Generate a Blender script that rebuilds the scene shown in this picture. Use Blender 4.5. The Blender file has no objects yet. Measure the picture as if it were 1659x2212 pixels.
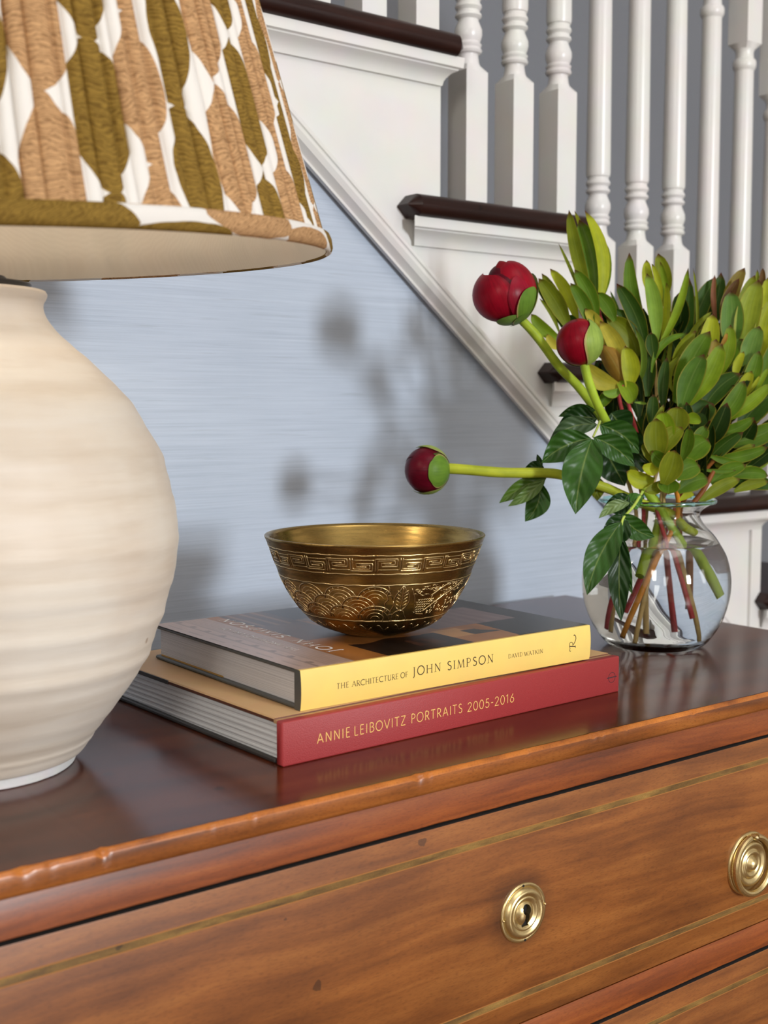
import bpy, math, random
from mathutils import Vector, Matrix, noise as mnoise

S = bpy.context.scene
COL = S.collection
PI = math.pi
TOP = 0.808                     # height of the chest's top above the floor


def W(x, y, z):                 # measured from a point on the chest's top level
    return Vector((x, y, z + TOP))


# ------------------------------------------------------------------ camera
FPX = 2610.0
CAM = W(0, 0, 0.2311)
VIEW = Vector((0.60242459, 0.79337583, -0.08740368)).normalized()
RIGHT = Vector((0.79642377, -0.60473894, 0.0)).normalized()
UP = RIGHT.cross(VIEW)
cd = bpy.data.cameras.new('camera')
cam = bpy.data.objects.new('camera', cd)
COL.objects.link(cam)
cam.matrix_world = Matrix(((RIGHT.x, UP.x, -VIEW.x, CAM.x), (RIGHT.y, UP.y, -VIEW.y, CAM.y),
                           (RIGHT.z, UP.z, -VIEW.z, CAM.z), (0, 0, 0, 1)))
cd.sensor_fit = 'AUTO'
cd.sensor_width = 36.0
cd.lens = FPX / 2212.0 * 36.0
cd.clip_start = 0.02
cd.dof.use_dof = True
cd.dof.focus_distance = 0.92
cd.dof.aperture_fstop = 9.0
S.camera = cam

# ------------------------------------------------------------------ view, world, lights
S.view_settings.view_transform = 'Standard'
S.view_settings.look = 'None'
S.view_settings.exposure = -0.27
S.view_settings.gamma = 1.0
S.view_settings.use_curve_mapping = False
wd = bpy.data.worlds.new('world')
S.world = wd
wd.use_nodes = True
wd.node_tree.nodes['Background'].inputs['Color'].default_value = (0.75, 0.86, 1.0, 1)
wd.node_tree.nodes['Background'].inputs['Strength'].default_value = 1.0
try:
    S.cycles.use_denoising = True
    S.cycles.max_bounces = 11
    S.cycles.transmission_bounces = 12
    S.cycles.glossy_bounces = 6
    S.cycles.diffuse_bounces = 4
    S.cycles.sample_clamp_indirect = 6.0
except Exception:
    pass


def area(name, loc, target, sx, sy, power, col):
    l = bpy.data.lights.new(name, 'AREA')
    l.shape = 'RECTANGLE'
    l.size, l.size_y = sx, sy
    l.energy = power
    l.color = col
    o = bpy.data.objects.new(name, l)
    COL.objects.link(o)
    o.location = loc
    d = (Vector(target) - Vector(loc)).normalized()
    o.rotation_euler = d.to_track_quat('-Z', 'Y').to_euler()
    return o


FRONT_Y = -3.6                  # wall behind the camera, with the windows
ROOM = (-3.2, 4.2, FRONT_Y, 2.05, 3.4)
KEYX = 1.0
area('daylight_upper_sash', (KEYX, FRONT_Y + 0.06, 1.72), (KEYX - 0.3, 1.0, 0.95), 0.44, 0.36, 80, (0.93, 0.97, 1.0))
area('daylight_lower_sash', (KEYX, FRONT_Y + 0.06, 1.30), (KEYX - 0.3, 1.0, 0.95), 0.44, 0.36, 80, (0.93, 0.97, 1.0))
area('daylight_side_window', (3.0, FRONT_Y + 0.06, 1.5), (0.7, 1.0, 0.9), 0.9, 1.2, 12, (1.0, 0.97, 0.92))
area('daylight_left_window', (-1.9, FRONT_Y + 0.06, 1.5), (0.5, 1.0, 0.9), 0.9, 1.2, 12, (1.0, 0.94, 0.87))
area('left_wall_fill', (ROOM[0] + 0.06, -2.1, 2.2), (0.9, 1.1, 1.3), 1.0, 1.2, 75, (1.0, 0.95, 0.87))  # unseen fill added to brighten the balusters' left faces
area('ceiling_fill', (0.6, -0.9, 3.36), (0.6, -0.9, 0.0), 1.8, 1.4, 25, (1.0, 0.955, 0.89))  # soft fill light added under the ceiling, no opening there

# ------------------------------------------------------------------ helpers
OFF = {}


class MB:
    def __init__(self):
        self.v, self.f, self.uv, self.m = [], [], {}, []

    def add(self, vs, fs, m=0, uvs=None):
        b = len(self.v)
        self.v += [Vector(p) for p in vs]
        for k, f in enumerate(fs):
            if uvs is not None:
                self.uv[len(self.f)] = [uvs[i] for i in f]
            self.f.append([i + b for i in f])
            self.m.append(m)
        return self

    def box(self, a, b, m=0, xf=None):
        x0, y0, z0 = a
        x1, y1, z1 = b
        vs = [Vector(p) for p in ((x0, y0, z0), (x1, y0, z0), (x1, y1, z0), (x0, y1, z0),
                                  (x0, y0, z1), (x1, y0, z1), (x1, y1, z1), (x0, y1, z1))]
        if xf:
            vs = [xf(p) for p in vs]
        return self.add(vs, [(0, 3, 2, 1), (4, 5, 6, 7), (0, 1, 5, 4), (1, 2, 6, 5), (2, 3, 7, 6), (3, 0, 4, 7)], m)

    def bbox(self, a, b, r, m=0, xf=None, segs=2):
        """box with rounded vertical-section edges along x (profile in y,z)."""
        x0, y0, z0 = a
        x1, y1, z1 = b
        pr = []
        for (cy, cz, a0) in ((y1 - r, z1 - r, 0), (y0 + r, z1 - r, 90), (y0 + r, z0 + r, 180), (y1 - r, z0 + r, 270)):
            for k in range(segs + 1):
                t = math.radians(a0 + 90.0 * k / segs)
                pr.append((cy + r * math.cos(t), cz + r * math.sin(t)))
        n = len(pr)
        vs = [Vector((x0 + r * .6, (p[0] - (y0 + y1) / 2) * .97 + (y0 + y1) / 2, (p[1] - (z0 + z1) / 2) * .93 + (z0 + z1) / 2)) for p in pr]
        vs = []
        for xx, sh in ((x0, r), (x0 + r, 0), (x1 - r, 0), (x1, r)):
            for (py, pz) in pr:
                vy = min(max(py, y0 + sh), y1 - sh) if sh else py
                vz = min(max(pz, z0 + sh), z1 - sh) if sh else pz
                vs.append(Vector((xx, vy, vz)))
        if xf:
            vs = [xf(p) for p in vs]
        fs = []
        for s in range(3):
            for i in range(n):
                j = (i + 1) % n
                fs.append((s * n + i, s * n + j, (s + 1) * n + j, (s + 1) * n + i)[::-1])
        fs.append(tuple(range(n)))
        fs.append(tuple(range(3 * n, 4 * n))[::-1])
        return self.add(vs, fs, m)

    def tube(self, path, rad, seg=8, m=0, caps=True, flat=None):
        path = [Vector(p) for p in path]
        n = len(path)
        rr = rad if isinstance(rad, (list, tuple)) else [rad] * n
        vs, fs, uvs = [], [], []
        ref = None
        for i in range(n):
            t = (path[min(i + 1, n - 1)] - path[max(i - 1, 0)]).normalized()
            if ref is None:
                ref = t.orthogonal().normalized()
                if flat is not None:
                    ref = (flat - t * flat.dot(t)).normalized()
            ref = (ref - t * ref.dot(t)).normalized()
            bb = t.cross(ref)
            for k in range(seg):
                a = 2 * PI * k / seg
                vs.append(path[i] + (ref * math.cos(a) + bb * math.sin(a)) * rr[i])
                uvs.append((k / seg, i / max(1, n - 1)))
        for i in range(n - 1):
            for k in range(seg):
                j = (k + 1) % seg
                fs.append((i * seg + k, i * seg + j, (i + 1) * seg + j, (i + 1) * seg + k))
        if caps:
            fs.append(tuple(range(seg))[::-1])
            fs.append(tuple((n - 1) * seg + k for k in range(seg)))
        return self.add(vs, fs, m, uvs)

    def lathe(self, prof, c=(0, 0, 0), seg=48, m=0, xf=None, cap0=False, cap1=False, closed=False, jit=None):
        vs, fs, uvs = [], [], []
        n = len(prof)
        for i, (r, z) in enumerate(prof):
            for k in range(seg):
                a = 2 * PI * k / seg
                rr = r if jit is None else r + jit(a, z)
                p = Vector((c[0] + rr * math.cos(a), c[1] + rr * math.sin(a), c[2] + z))
                vs.append(xf(p) if xf else p)
                uvs.append((k / seg, i / max(1, n - 1)))
        for i in range(n - 1 if not closed else n):
            i2 = (i + 1) % n
            for k in range(seg):
                j = (k + 1) % seg
                fs.append((i * seg + k, i * seg + j, i2 * seg + j, i2 * seg + k))
        if cap0:
            fs.append(tuple(range(seg))[::-1])
        if cap1:
            fs.append(tuple((n - 1) * seg + k for k in range(seg)))
        return self.add(vs, fs, m, uvs)

    def grid(self, fn, nu, nv, m=0, flip=False, uvf=None):
        vs, uvs, fs = [], [], []
        for j in range(nv + 1):
            for i in range(nu + 1):
                u, v = i / nu, j / nv
                vs.append(fn(u, v))
                uvs.append(uvf(u, v) if uvf else (u, v))
        for j in range(nv):
            for i in range(nu):
                a = j * (nu + 1) + i
                f = (a, a + 1, a + nu + 2, a + nu + 1)
                fs.append(f[::-1] if flip else f)
        return self.add(vs, fs, m, uvs)

    def build(self, name, mats, parent=None, smooth=True, sharp=35, loc=None, parent_off=None):
        me = bpy.data.meshes.new(name)
        base = OFF.get(parent, Vector((0, 0, 0))) if parent is not None else Vector((0, 0, 0))
        l = Vector(loc) if loc is not None else Vector((0, 0, 0))
        org = base if parent is not None else l
        me.from_pydata([tuple(p - org) for p in self.v], [], self.f)
        for mm in (mats if isinstance(mats, (list, tuple)) else [mats]):
            me.materials.append(mm)
        if any(self.m):
            me.polygons.foreach_set('material_index', self.m)
        if self.uv:
            ul = me.uv_layers.new(name='UVMap')
            for p in me.polygons:
                if p.index in self.uv:
                    for li, uvc in zip(p.loop_indices, self.uv[p.index]):
                        ul.data[li].uv = uvc
        if smooth:
            me.polygons.foreach_set('use_smooth', [True] * len(me.polygons))
            if sharp:
                me.set_sharp_from_angle(angle=math.radians(sharp))
        me.update()
        o = bpy.data.objects.new(name, me)
        COL.objects.link(o)
        if parent is not None:
            o.parent = parent
            OFF[o] = base
        else:
            o.location = l
            OFF[o] = l
        return o


def tag(o, label=None, cat=None, group=None, kind=None):
    for k, v in (('label', label), ('category', cat), ('group', group), ('kind', kind)):
        if v:
            o[k] = v
    return o


def thing(name, loc, label, cat, group=None):
    o = bpy.data.objects.new(name, None)
    o.empty_display_size = 0.02
    COL.objects.link(o)
    o.location = loc
    OFF[o] = Vector(loc)
    return tag(o, label, cat, group)


def lerp(a, b, t):
    return a + (b - a) * t


# ------------------------------------------------------------------ materials
def newmat(name):
    m = bpy.data.materials.new(name)
    m.use_nodes = True
    nt = m.node_tree
    return m, nt, nt.nodes['Principled BSDF']


def N(nt, t, **kw):
    n = nt.nodes.new(t)
    for k, v in kw.items():
        if k.startswith('i_'):
            key = k[2:]
            n.inputs[int(key) if key.isdigit() else key].default_value = v
        else:
            setattr(n, k, v)
    return n


def L(nt, a, b):
    nt.links.new(a, b)


def plain(name, col, rough=0.5, metal=0.0, bump=0.0, bscale=60, coat=0.0, spec=0.5):
    m, nt, p = newmat(name)
    p.inputs['Base Color'].default_value = (*col, 1)
    p.inputs['Roughness'].default_value = rough
    p.inputs['Metallic'].default_value = metal
    p.inputs['Coat Weight'].default_value = coat
    p.inputs['Specular IOR Level'].default_value = spec
    tc = N(nt, 'ShaderNodeTexCoord')
    no = N(nt, 'ShaderNodeTexNoise', i_Scale=bscale, i_Detail=3.0)
    L(nt, tc.outputs['Object'], no.inputs['Vector'])
    mx = N(nt, 'ShaderNodeMix', data_type='RGBA', blend_type='MULTIPLY')
    mx.inputs[0].default_value = 0.12
    mx.inputs[6].default_value = (*col, 1)
    L(nt, no.outputs['Color'], mx.inputs[7])
    L(nt, mx.outputs[2], p.inputs['Base Color'])
    if bump:
        bp = N(nt, 'ShaderNodeBump', i_Strength=bump, i_Distance=0.001)
        L(nt, no.outputs['Fac'], bp.inputs['Height'])
        L(nt, bp.outputs['Normal'], p.inputs['Normal'])
    return m


def ramp(nt, stops, interp='LINEAR'):
    r = N(nt, 'ShaderNodeValToRGB')
    r.color_ramp.interpolation = interp
    e = r.color_ramp.elements
    while len(e) < len(stops):
        e.new(0.5)
    for el, (pos, c) in zip(e, stops):
        el.position = pos
        el.color = (*c, 1)
    return r


def wood(name, dark, mid, light, rough=0.32, gscale=(3.0, 60.0, 60.0), specks=0.6, blotch=0.5, coat=0.25, bump=0.15, rot=(0, 0, 0), stain=None):
    m, nt, p = newmat(name)
    tc = N(nt, 'ShaderNodeTexCoord')
    mp = N(nt, 'ShaderNodeMapping')
    mp.inputs['Scale'].default_value = gscale
    mp.inputs['Rotation'].default_value = rot
    L(nt, tc.outputs['Object'], mp.inputs['Vector'])
    # waviness of the figure
    wv = N(nt, 'ShaderNodeTexNoise', i_Scale=4.0, i_Detail=2.0)
    L(nt, tc.outputs['Object'], wv.inputs['Vector'])
    ad = N(nt, 'ShaderNodeMix', data_type='VECTOR', blend_type='MIX') if False else N(nt, 'ShaderNodeVectorMath', operation='MULTIPLY_ADD')
    ad.inputs[1].default_value = (1.2, 3.2, 3.2)
    L(nt, wv.outputs['Color'], ad.inputs[0])
    L(nt, mp.outputs['Vector'], ad.inputs[2])
    g = N(nt, 'ShaderNodeTexNoise', i_Scale=1.0, i_Detail=8.0, i_Roughness=0.62)
    L(nt, ad.outputs[0], g.inputs['Vector'])
    r = ramp(nt, [(0.30, dark), (0.50, mid), (0.72, light)])
    L(nt, g.outputs['Fac'], r.inputs['Fac'])
    # soft cloudy patches of polish colour
    bl = N(nt, 'ShaderNodeTexNoise', i_Scale=9.0, i_Detail=4.0, i_Roughness=0.55)
    mp2 = N(nt, 'ShaderNodeMapping')
    mp2.inputs['Scale'].default_value = (1.0, 1.0, 2.2)
    mp2.inputs['Rotation'].default_value = rot
    L(nt, tc.outputs['Object'], mp2.inputs['Vector'])
    L(nt, mp2.outputs['Vector'], bl.inputs['Vector'])
    br = ramp(nt, [(0.32, (0.52, 0.46, 0.42)), (0.62, (1.12, 1.12, 1.08))])
    L(nt, bl.outputs['Fac'], br.inputs['Fac'])
    mx = N(nt, 'ShaderNodeMix', data_type='RGBA', blend_type='MULTIPLY')
    mx.inputs[0].default_value = blotch
    L(nt, r.outputs['Color'], mx.inputs[6])
    L(nt, br.outputs['Color'], mx.inputs[7])
    # fine pores: short dark dashes
    po = N(nt, 'ShaderNodeTexNoise', i_Scale=1.0, i_Detail=2.0)
    mp3 = N(nt, 'ShaderNodeMapping')
    mp3.inputs['Scale'].default_value = (gscale[0] * 45, gscale[1] * 16, gscale[2] * 16)
    mp3.inputs['Rotation'].default_value = rot
    L(nt, tc.outputs['Object'], mp3.inputs['Vector'])
    L(nt, mp3.outputs['Vector'], po.inputs['Vector'])
    pr = ramp(nt, [(0.34, (0.62, 0.58, 0.55)), (0.48, (1, 1, 1))])
    L(nt, po.outputs['Fac'], pr.inputs['Fac'])
    mx2 = N(nt, 'ShaderNodeMix', data_type='RGBA', blend_type='MULTIPLY')
    mx2.inputs[0].default_value = specks
    L(nt, mx.outputs[2], mx2.inputs[6])
    L(nt, pr.outputs['Color'], mx2.inputs[7])
    # dark dents and stains
    vo = N(nt, 'ShaderNodeTexVoronoi', i_Scale=24.0)
    vo.feature = 'F1'
    wj = N(nt, 'ShaderNodeTexNoise', i_Scale=160.0, i_Detail=2.0)
    L(nt, tc.outputs['Object'], wj.inputs['Vector'])
    wa = N(nt, 'ShaderNodeVectorMath', operation='MULTIPLY_ADD')
    wa.inputs[1].default_value = (0.006, 0.006, 0.006)
    L(nt, wj.outputs['Color'], wa.inputs[0])
    L(nt, tc.outputs['Object'], wa.inputs[2])
    L(nt, wa.outputs[0], vo.inputs['Vector'])
    sep = N(nt, 'ShaderNodeSeparateColor')
    L(nt, vo.outputs['Color'], sep.inputs['Color'])
    thr = N(nt, 'ShaderNodeMath', operation='MULTIPLY_ADD')
    thr.inputs[1].default_value = 0.14
    thr.inputs[2].default_value = -0.035
    L(nt, sep.outputs[0], thr.inputs[0])
    cmp_ = N(nt, 'ShaderNodeMath', operation='LESS_THAN')
    L(nt, vo.outputs['Distance'], cmp_.inputs[0])
    L(nt, thr.outputs[0], cmp_.inputs[1])
    rare = N(nt, 'ShaderNodeMath', operation='GREATER_THAN')
    rare.inputs[1].default_value = 0.25
    L(nt, sep.outputs[1], rare.inputs[0])
    mm = N(nt, 'ShaderNodeMath', operation='MULTIPLY')
    L(nt, cmp_.outputs[0], mm.inputs[0])
    L(nt, rare.outputs[0], mm.inputs[1])
    ms = N(nt, 'ShaderNodeMath', operation='MULTIPLY')
    ms.inputs[1].default_value = 0.62
    L(nt, mm.outputs[0], ms.inputs[0])
    mx3 = N(nt, 'ShaderNodeMix', data_type='RGBA', blend_type='MIX')
    L(nt, ms.outputs[0], mx3.inputs[0])
    L(nt, mx2.outputs[2], mx3.inputs[6])
    mx3.inputs[7].default_value = (dark[0] * .22, dark[1] * .25, dark[2] * .4, 1)
    colour = mx3.outputs[2]
    if stain:                                   # old polish and grime gathered round the lock plate
        vd = N(nt, 'ShaderNodeVectorMath', operation='DISTANCE')
        vd.inputs[1].default_value = stain
        L(nt, wa.outputs[0], vd.inputs[0])
        ad2 = N(nt, 'ShaderNodeMath', operation='MULTIPLY_ADD')
        ad2.inputs[1].default_value = 0.022
        L(nt, bl.outputs['Fac'], ad2.inputs[0])
        L(nt, vd.outputs['Value'], ad2.inputs[2])
        sr_ = ramp(nt, [(0.026, (0.42, 0.40, 0.44)), (0.046, (1, 1, 1))])
        L(nt, ad2.outputs[0], sr_.inputs['Fac'])
        mx4 = N(nt, 'ShaderNodeMix', data_type='RGBA', blend_type='MULTIPLY')
        mx4.inputs[0].default_value = 1.0
        L(nt, colour, mx4.inputs[6])
        L(nt, sr_.outputs['Color'], mx4.inputs[7])
        colour = mx4.outputs[2]
    L(nt, colour, p.inputs['Base Color'])
    p.inputs['Roughness'].default_value = rough
    p.inputs['Coat Weight'].default_value = coat
    p.inputs['Coat Roughness'].default_value = rough * 0.7
    bp = N(nt, 'ShaderNodeBump', i_Strength=bump, i_Distance=0.0006)
    L(nt, g.outputs['Fac'], bp.inputs['Height'])
    L(nt, bp.outputs['Normal'], p.inputs['Normal'])
    return m


M = {}
M['wood_front'] = wood('wood_front', (0.125, 0.037, 0.007), (0.228, 0.073, 0.0135), (0.32, 0.117, 0.025), rough=0.44, blotch=0.62, coat=0.08, gscale=(5.0, 70.0, 84.0), stain=(-0.0003, -0.222, TOP - 0.112))
M['wood_rail'] = wood('wood_rail', (0.125, 0.026, 0.0045), (0.24, 0.056, 0.0085), (0.33, 0.092, 0.015), rough=0.40, blotch=0.6, coat=0.08, gscale=(6.0, 80.0, 120.0))
M['wood_edge'] = wood('wood_edge', (0.12, 0.036, 0.008), (0.27, 0.082, 0.015), (0.37, 0.132, 0.028), rough=0.36, blotch=0.8, coat=0.2, gscale=(7.0, 60.0, 110.0), specks=0.8)
M['wood_top'] = wood('wood_top', (0.040, 0.0075, 0.0028), (0.078, 0.0155, 0.0045), (0.125, 0.030, 0.008), rough=0.19, blotch=0.5, coat=0.0, gscale=(4.0, 34.0, 34.0), specks=0.5, bump=0.05)
M['inlay'] = wood('inlay', (0.085, 0.045, 0.016), (0.20, 0.112, 0.030), (0.34, 0.20, 0.052), rough=0.42, blotch=0.75, coat=0.1, gscale=(30.0, 60.0, 160.0), specks=0.7)
M['inlay_line'] = plain('inlay_line', (0.36, 0.145, 0.035), 0.45)
M['dark_gap'] = plain('dark_gap', (0.008, 0.005, 0.004), 0.9)
M['floor_wood'] = wood('floor_wood', (0.10, 0.05, 0.02), (0.20, 0.11, 0.05), (0.28, 0.16, 0.08), rough=0.4)
M['stair_wood'] = wood('stair_wood', (0.010, 0.003, 0.0025), (0.018, 0.005, 0.004), (0.034, 0.010, 0.007), rough=0.33, blotch=0.4, coat=0.0, gscale=(6, 60, 60), specks=0.3)
M['stair_wood'].node_tree.nodes['Principled BSDF'].inputs['Specular IOR Level'].default_value = 0.3
M['white_paint'] = plain('white_paint', (0.745, 0.735, 0.72), 0.32, bump=0.05, bscale=25)
M['ceiling_paint'] = plain('ceiling_paint', (0.86, 0.82, 0.76), 0.8)
M['room_paint'] = plain('room_paint', (0.80, 0.75, 0.68), 0.8)
M['stair_wall'] = plain('stair_wall', (0.235, 0.25, 0.285), 0.7, bump=0.1, bscale=200)
M['black_metal'] = plain('black_metal', (0.016, 0.014, 0.014), 0.38)
M['black_hole'] = plain('black_hole', (0.004, 0.003, 0.003), 0.9)
M['pewter'] = plain('pewter', (0.3, 0.26, 0.2), 0.35, 1.0)


def grasscloth():
    m, nt, p = newmat('grasscloth')
    tc = N(nt, 'ShaderNodeTexCoord')

    def streak(sx, sz, det, ro=0.6):
        mp = N(nt, 'ShaderNodeMapping')
        mp.inputs['Scale'].default_value = (sx, 1, sz)
        L(nt, tc.outputs['Object'], mp.inputs['Vector'])
        n = N(nt, 'ShaderNodeTexNoise', i_Scale=1.0, i_Detail=det, i_Roughness=ro)
        L(nt, mp.outputs['Vector'], n.inputs['Vector'])
        return n
    a = streak(8, 760, 3)
    b = streak(3.0, 260, 4)
    c = streak(26, 900, 2)
    r1 = ramp(nt, [(0.22, (0.415, 0.475, 0.575)), (0.52, (0.45, 0.515, 0.62)), (0.82, (0.49, 0.55, 0.65))])
    L(nt, b.outputs['Fac'], r1.inputs['Fac'])
    r2 = ramp(nt, [(0.28, (0.84, 0.845, 0.86)), (0.5, (1, 1, 1)), (0.74, (1.13, 1.115, 1.10))])
    L(nt, a.outputs['Fac'], r2.inputs['Fac'])
    mx = N(nt, 'ShaderNodeMix', data_type='RGBA', blend_type='MULTIPLY')
    mx.inputs[0].default_value = 0.8
    L(nt, r1.outputs['Color'], mx.inputs[6])
    L(nt, r2.outputs['Color'], mx.inputs[7])
    # short darker slubs
    r3 = ramp(nt, [(0.30, (0.66, 0.64, 0.62)), (0.36, (1, 1, 1))])
    d = streak(11, 240, 2)
    L(nt, d.outputs['Fac'], r3.inputs['Fac'])
    mx2 = N(nt, 'ShaderNodeMix', data_type='RGBA', blend_type='MULTIPLY')
    mx2.inputs[0].default_value = 0.26
    L(nt, mx.outputs[2], mx2.inputs[6])
    L(nt, r3.outputs['Color'], mx2.inputs[7])
    lo = N(nt, 'ShaderNodeTexNoise', i_Scale=5.0, i_Detail=3.0)
    L(nt, tc.outputs['Object'], lo.inputs['Vector'])
    r4 = ramp(nt, [(0.3, (0.93, 0.945, 0.955)), (0.7, (1.05, 1.05, 1.06))])
    L(nt, lo.outputs['Fac'], r4.inputs['Fac'])
    mx5 = N(nt, 'ShaderNodeMix', data_type='RGBA', blend_type='MULTIPLY')
    mx5.inputs[0].default_value = 1.0
    L(nt, mx2.outputs[2], mx5.inputs[6])
    L(nt, r4.outputs['Color'], mx5.inputs[7])
    L(nt, mx5.outputs[2], p.inputs['Base Color'])
    p.inputs['Roughness'].default_value = 0.55
    p.inputs['Sheen Weight'].default_value = 0.15
    bp = N(nt, 'ShaderNodeBump', i_Strength=0.25, i_Distance=0.0006)
    L(nt, c.outputs['Fac'], bp.inputs['Height'])
    L(nt, bp.outputs['Normal'], p.inputs['Normal'])
    return m


M['grasscloth'] = grasscloth()


def ceramic():
    m, nt, p = newmat('cream_ceramic')
    tc = N(nt, 'ShaderNodeTexCoord')
    mp = N(nt, 'ShaderNodeMapping')
    mp.inputs['Scale'].default_value = (5, 5, 55)
    L(nt, tc.outputs['Object'], mp.inputs['Vector'])
    a = N(nt, 'ShaderNodeTexNoise', i_Scale=1.0, i_Detail=5.0, i_Roughness=0.6)
    L(nt, mp.outputs['Vector'], a.inputs['Vector'])
    r = ramp(nt, [(0.28, (0.60, 0.52, 0.425)), (0.48, (0.69, 0.625, 0.54)), (0.70, (0.73, 0.68, 0.61))])
    L(nt, a.outputs['Fac'], r.inputs['Fac'])
    c = N(nt, 'ShaderNodeTexNoise', i_Scale=14.0, i_Detail=3.0)
    L(nt, tc.outputs['Object'], c.inputs['Vector'])
    r2 = ramp(nt, [(0.35, (0.93, 0.89, 0.86)), (0.6, (1.0, 1.0, 1.0))])
    L(nt, c.outputs['Fac'], r2.inputs['Fac'])
    mx = N(nt, 'ShaderNodeMix', data_type='RGBA', blend_type='MULTIPLY')
    mx.inputs[0].default_value = 1.0
    L(nt, r.outputs['Color'], mx.inputs[6])
    L(nt, r2.outputs['Color'], mx.inputs[7])
    vo = N(nt, 'ShaderNodeTexVoronoi', i_Scale=34.0)
    L(nt, tc.outputs['Object'], vo.inputs['Vector'])
    sep = N(nt, 'ShaderNodeSeparateColor')
    L(nt, vo.outputs['Color'], sep.inputs['Color'])
    th = N(nt, 'ShaderNodeMath', operation='MULTIPLY_ADD')
    th.inputs[1].default_value = 0.15
    th.inputs[2].default_value = -0.060
    L(nt, sep.outputs[0], th.inputs[0])
    lt = N(nt, 'ShaderNodeMath', operation='LESS_THAN')
    L(nt, vo.outputs['Distance'], lt.inputs[0])
    L(nt, th.outputs[0], lt.inputs[1])
    sc = N(nt, 'ShaderNodeMath', operation='MULTIPLY')
    sc.inputs[1].default_value = 0.7
    L(nt, lt.outputs[0], sc.inputs[0])
    mx2 = N(nt, 'ShaderNodeMix', data_type='RGBA', blend_type='MIX')
    L(nt, sc.outputs[0], mx2.inputs[0])
    L(nt, mx.outputs[2], mx2.inputs[6])
    mx2.inputs[7].default_value = (0.30, 0.20, 0.13, 1)
    L(nt, mx2.outputs[2], p.inputs['Base Color'])
    p.inputs['Roughness'].default_value = 0.5
    bp = N(nt, 'ShaderNodeBump', i_Strength=0.35, i_Distance=0.0015)
    L(nt, a.outputs['Fac'], bp.inputs['Height'])
    L(nt, bp.outputs['Normal'], p.inputs['Normal'])
    return m


M['ceramic'] = ceramic()
M['bisque'] = plain('bisque', (0.78, 0.78, 0.77), 0.6, bump=0.5, bscale=90)


def lets_through(nt, p, col, k):
    """thin cloth: part of the light passes through"""
    tr = N(nt, 'ShaderNodeBsdfTranslucent')
    L(nt, col, tr.inputs['Color'])
    mx = N(nt, 'ShaderNodeMixShader')
    mx.inputs[0].default_value = k
    L(nt, p.outputs[0], mx.inputs[1])
    L(nt, tr.outputs[0], mx.inputs[2])
    L(nt, mx.outputs[0], nt.nodes['Material Output'].inputs['Surface'])


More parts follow.
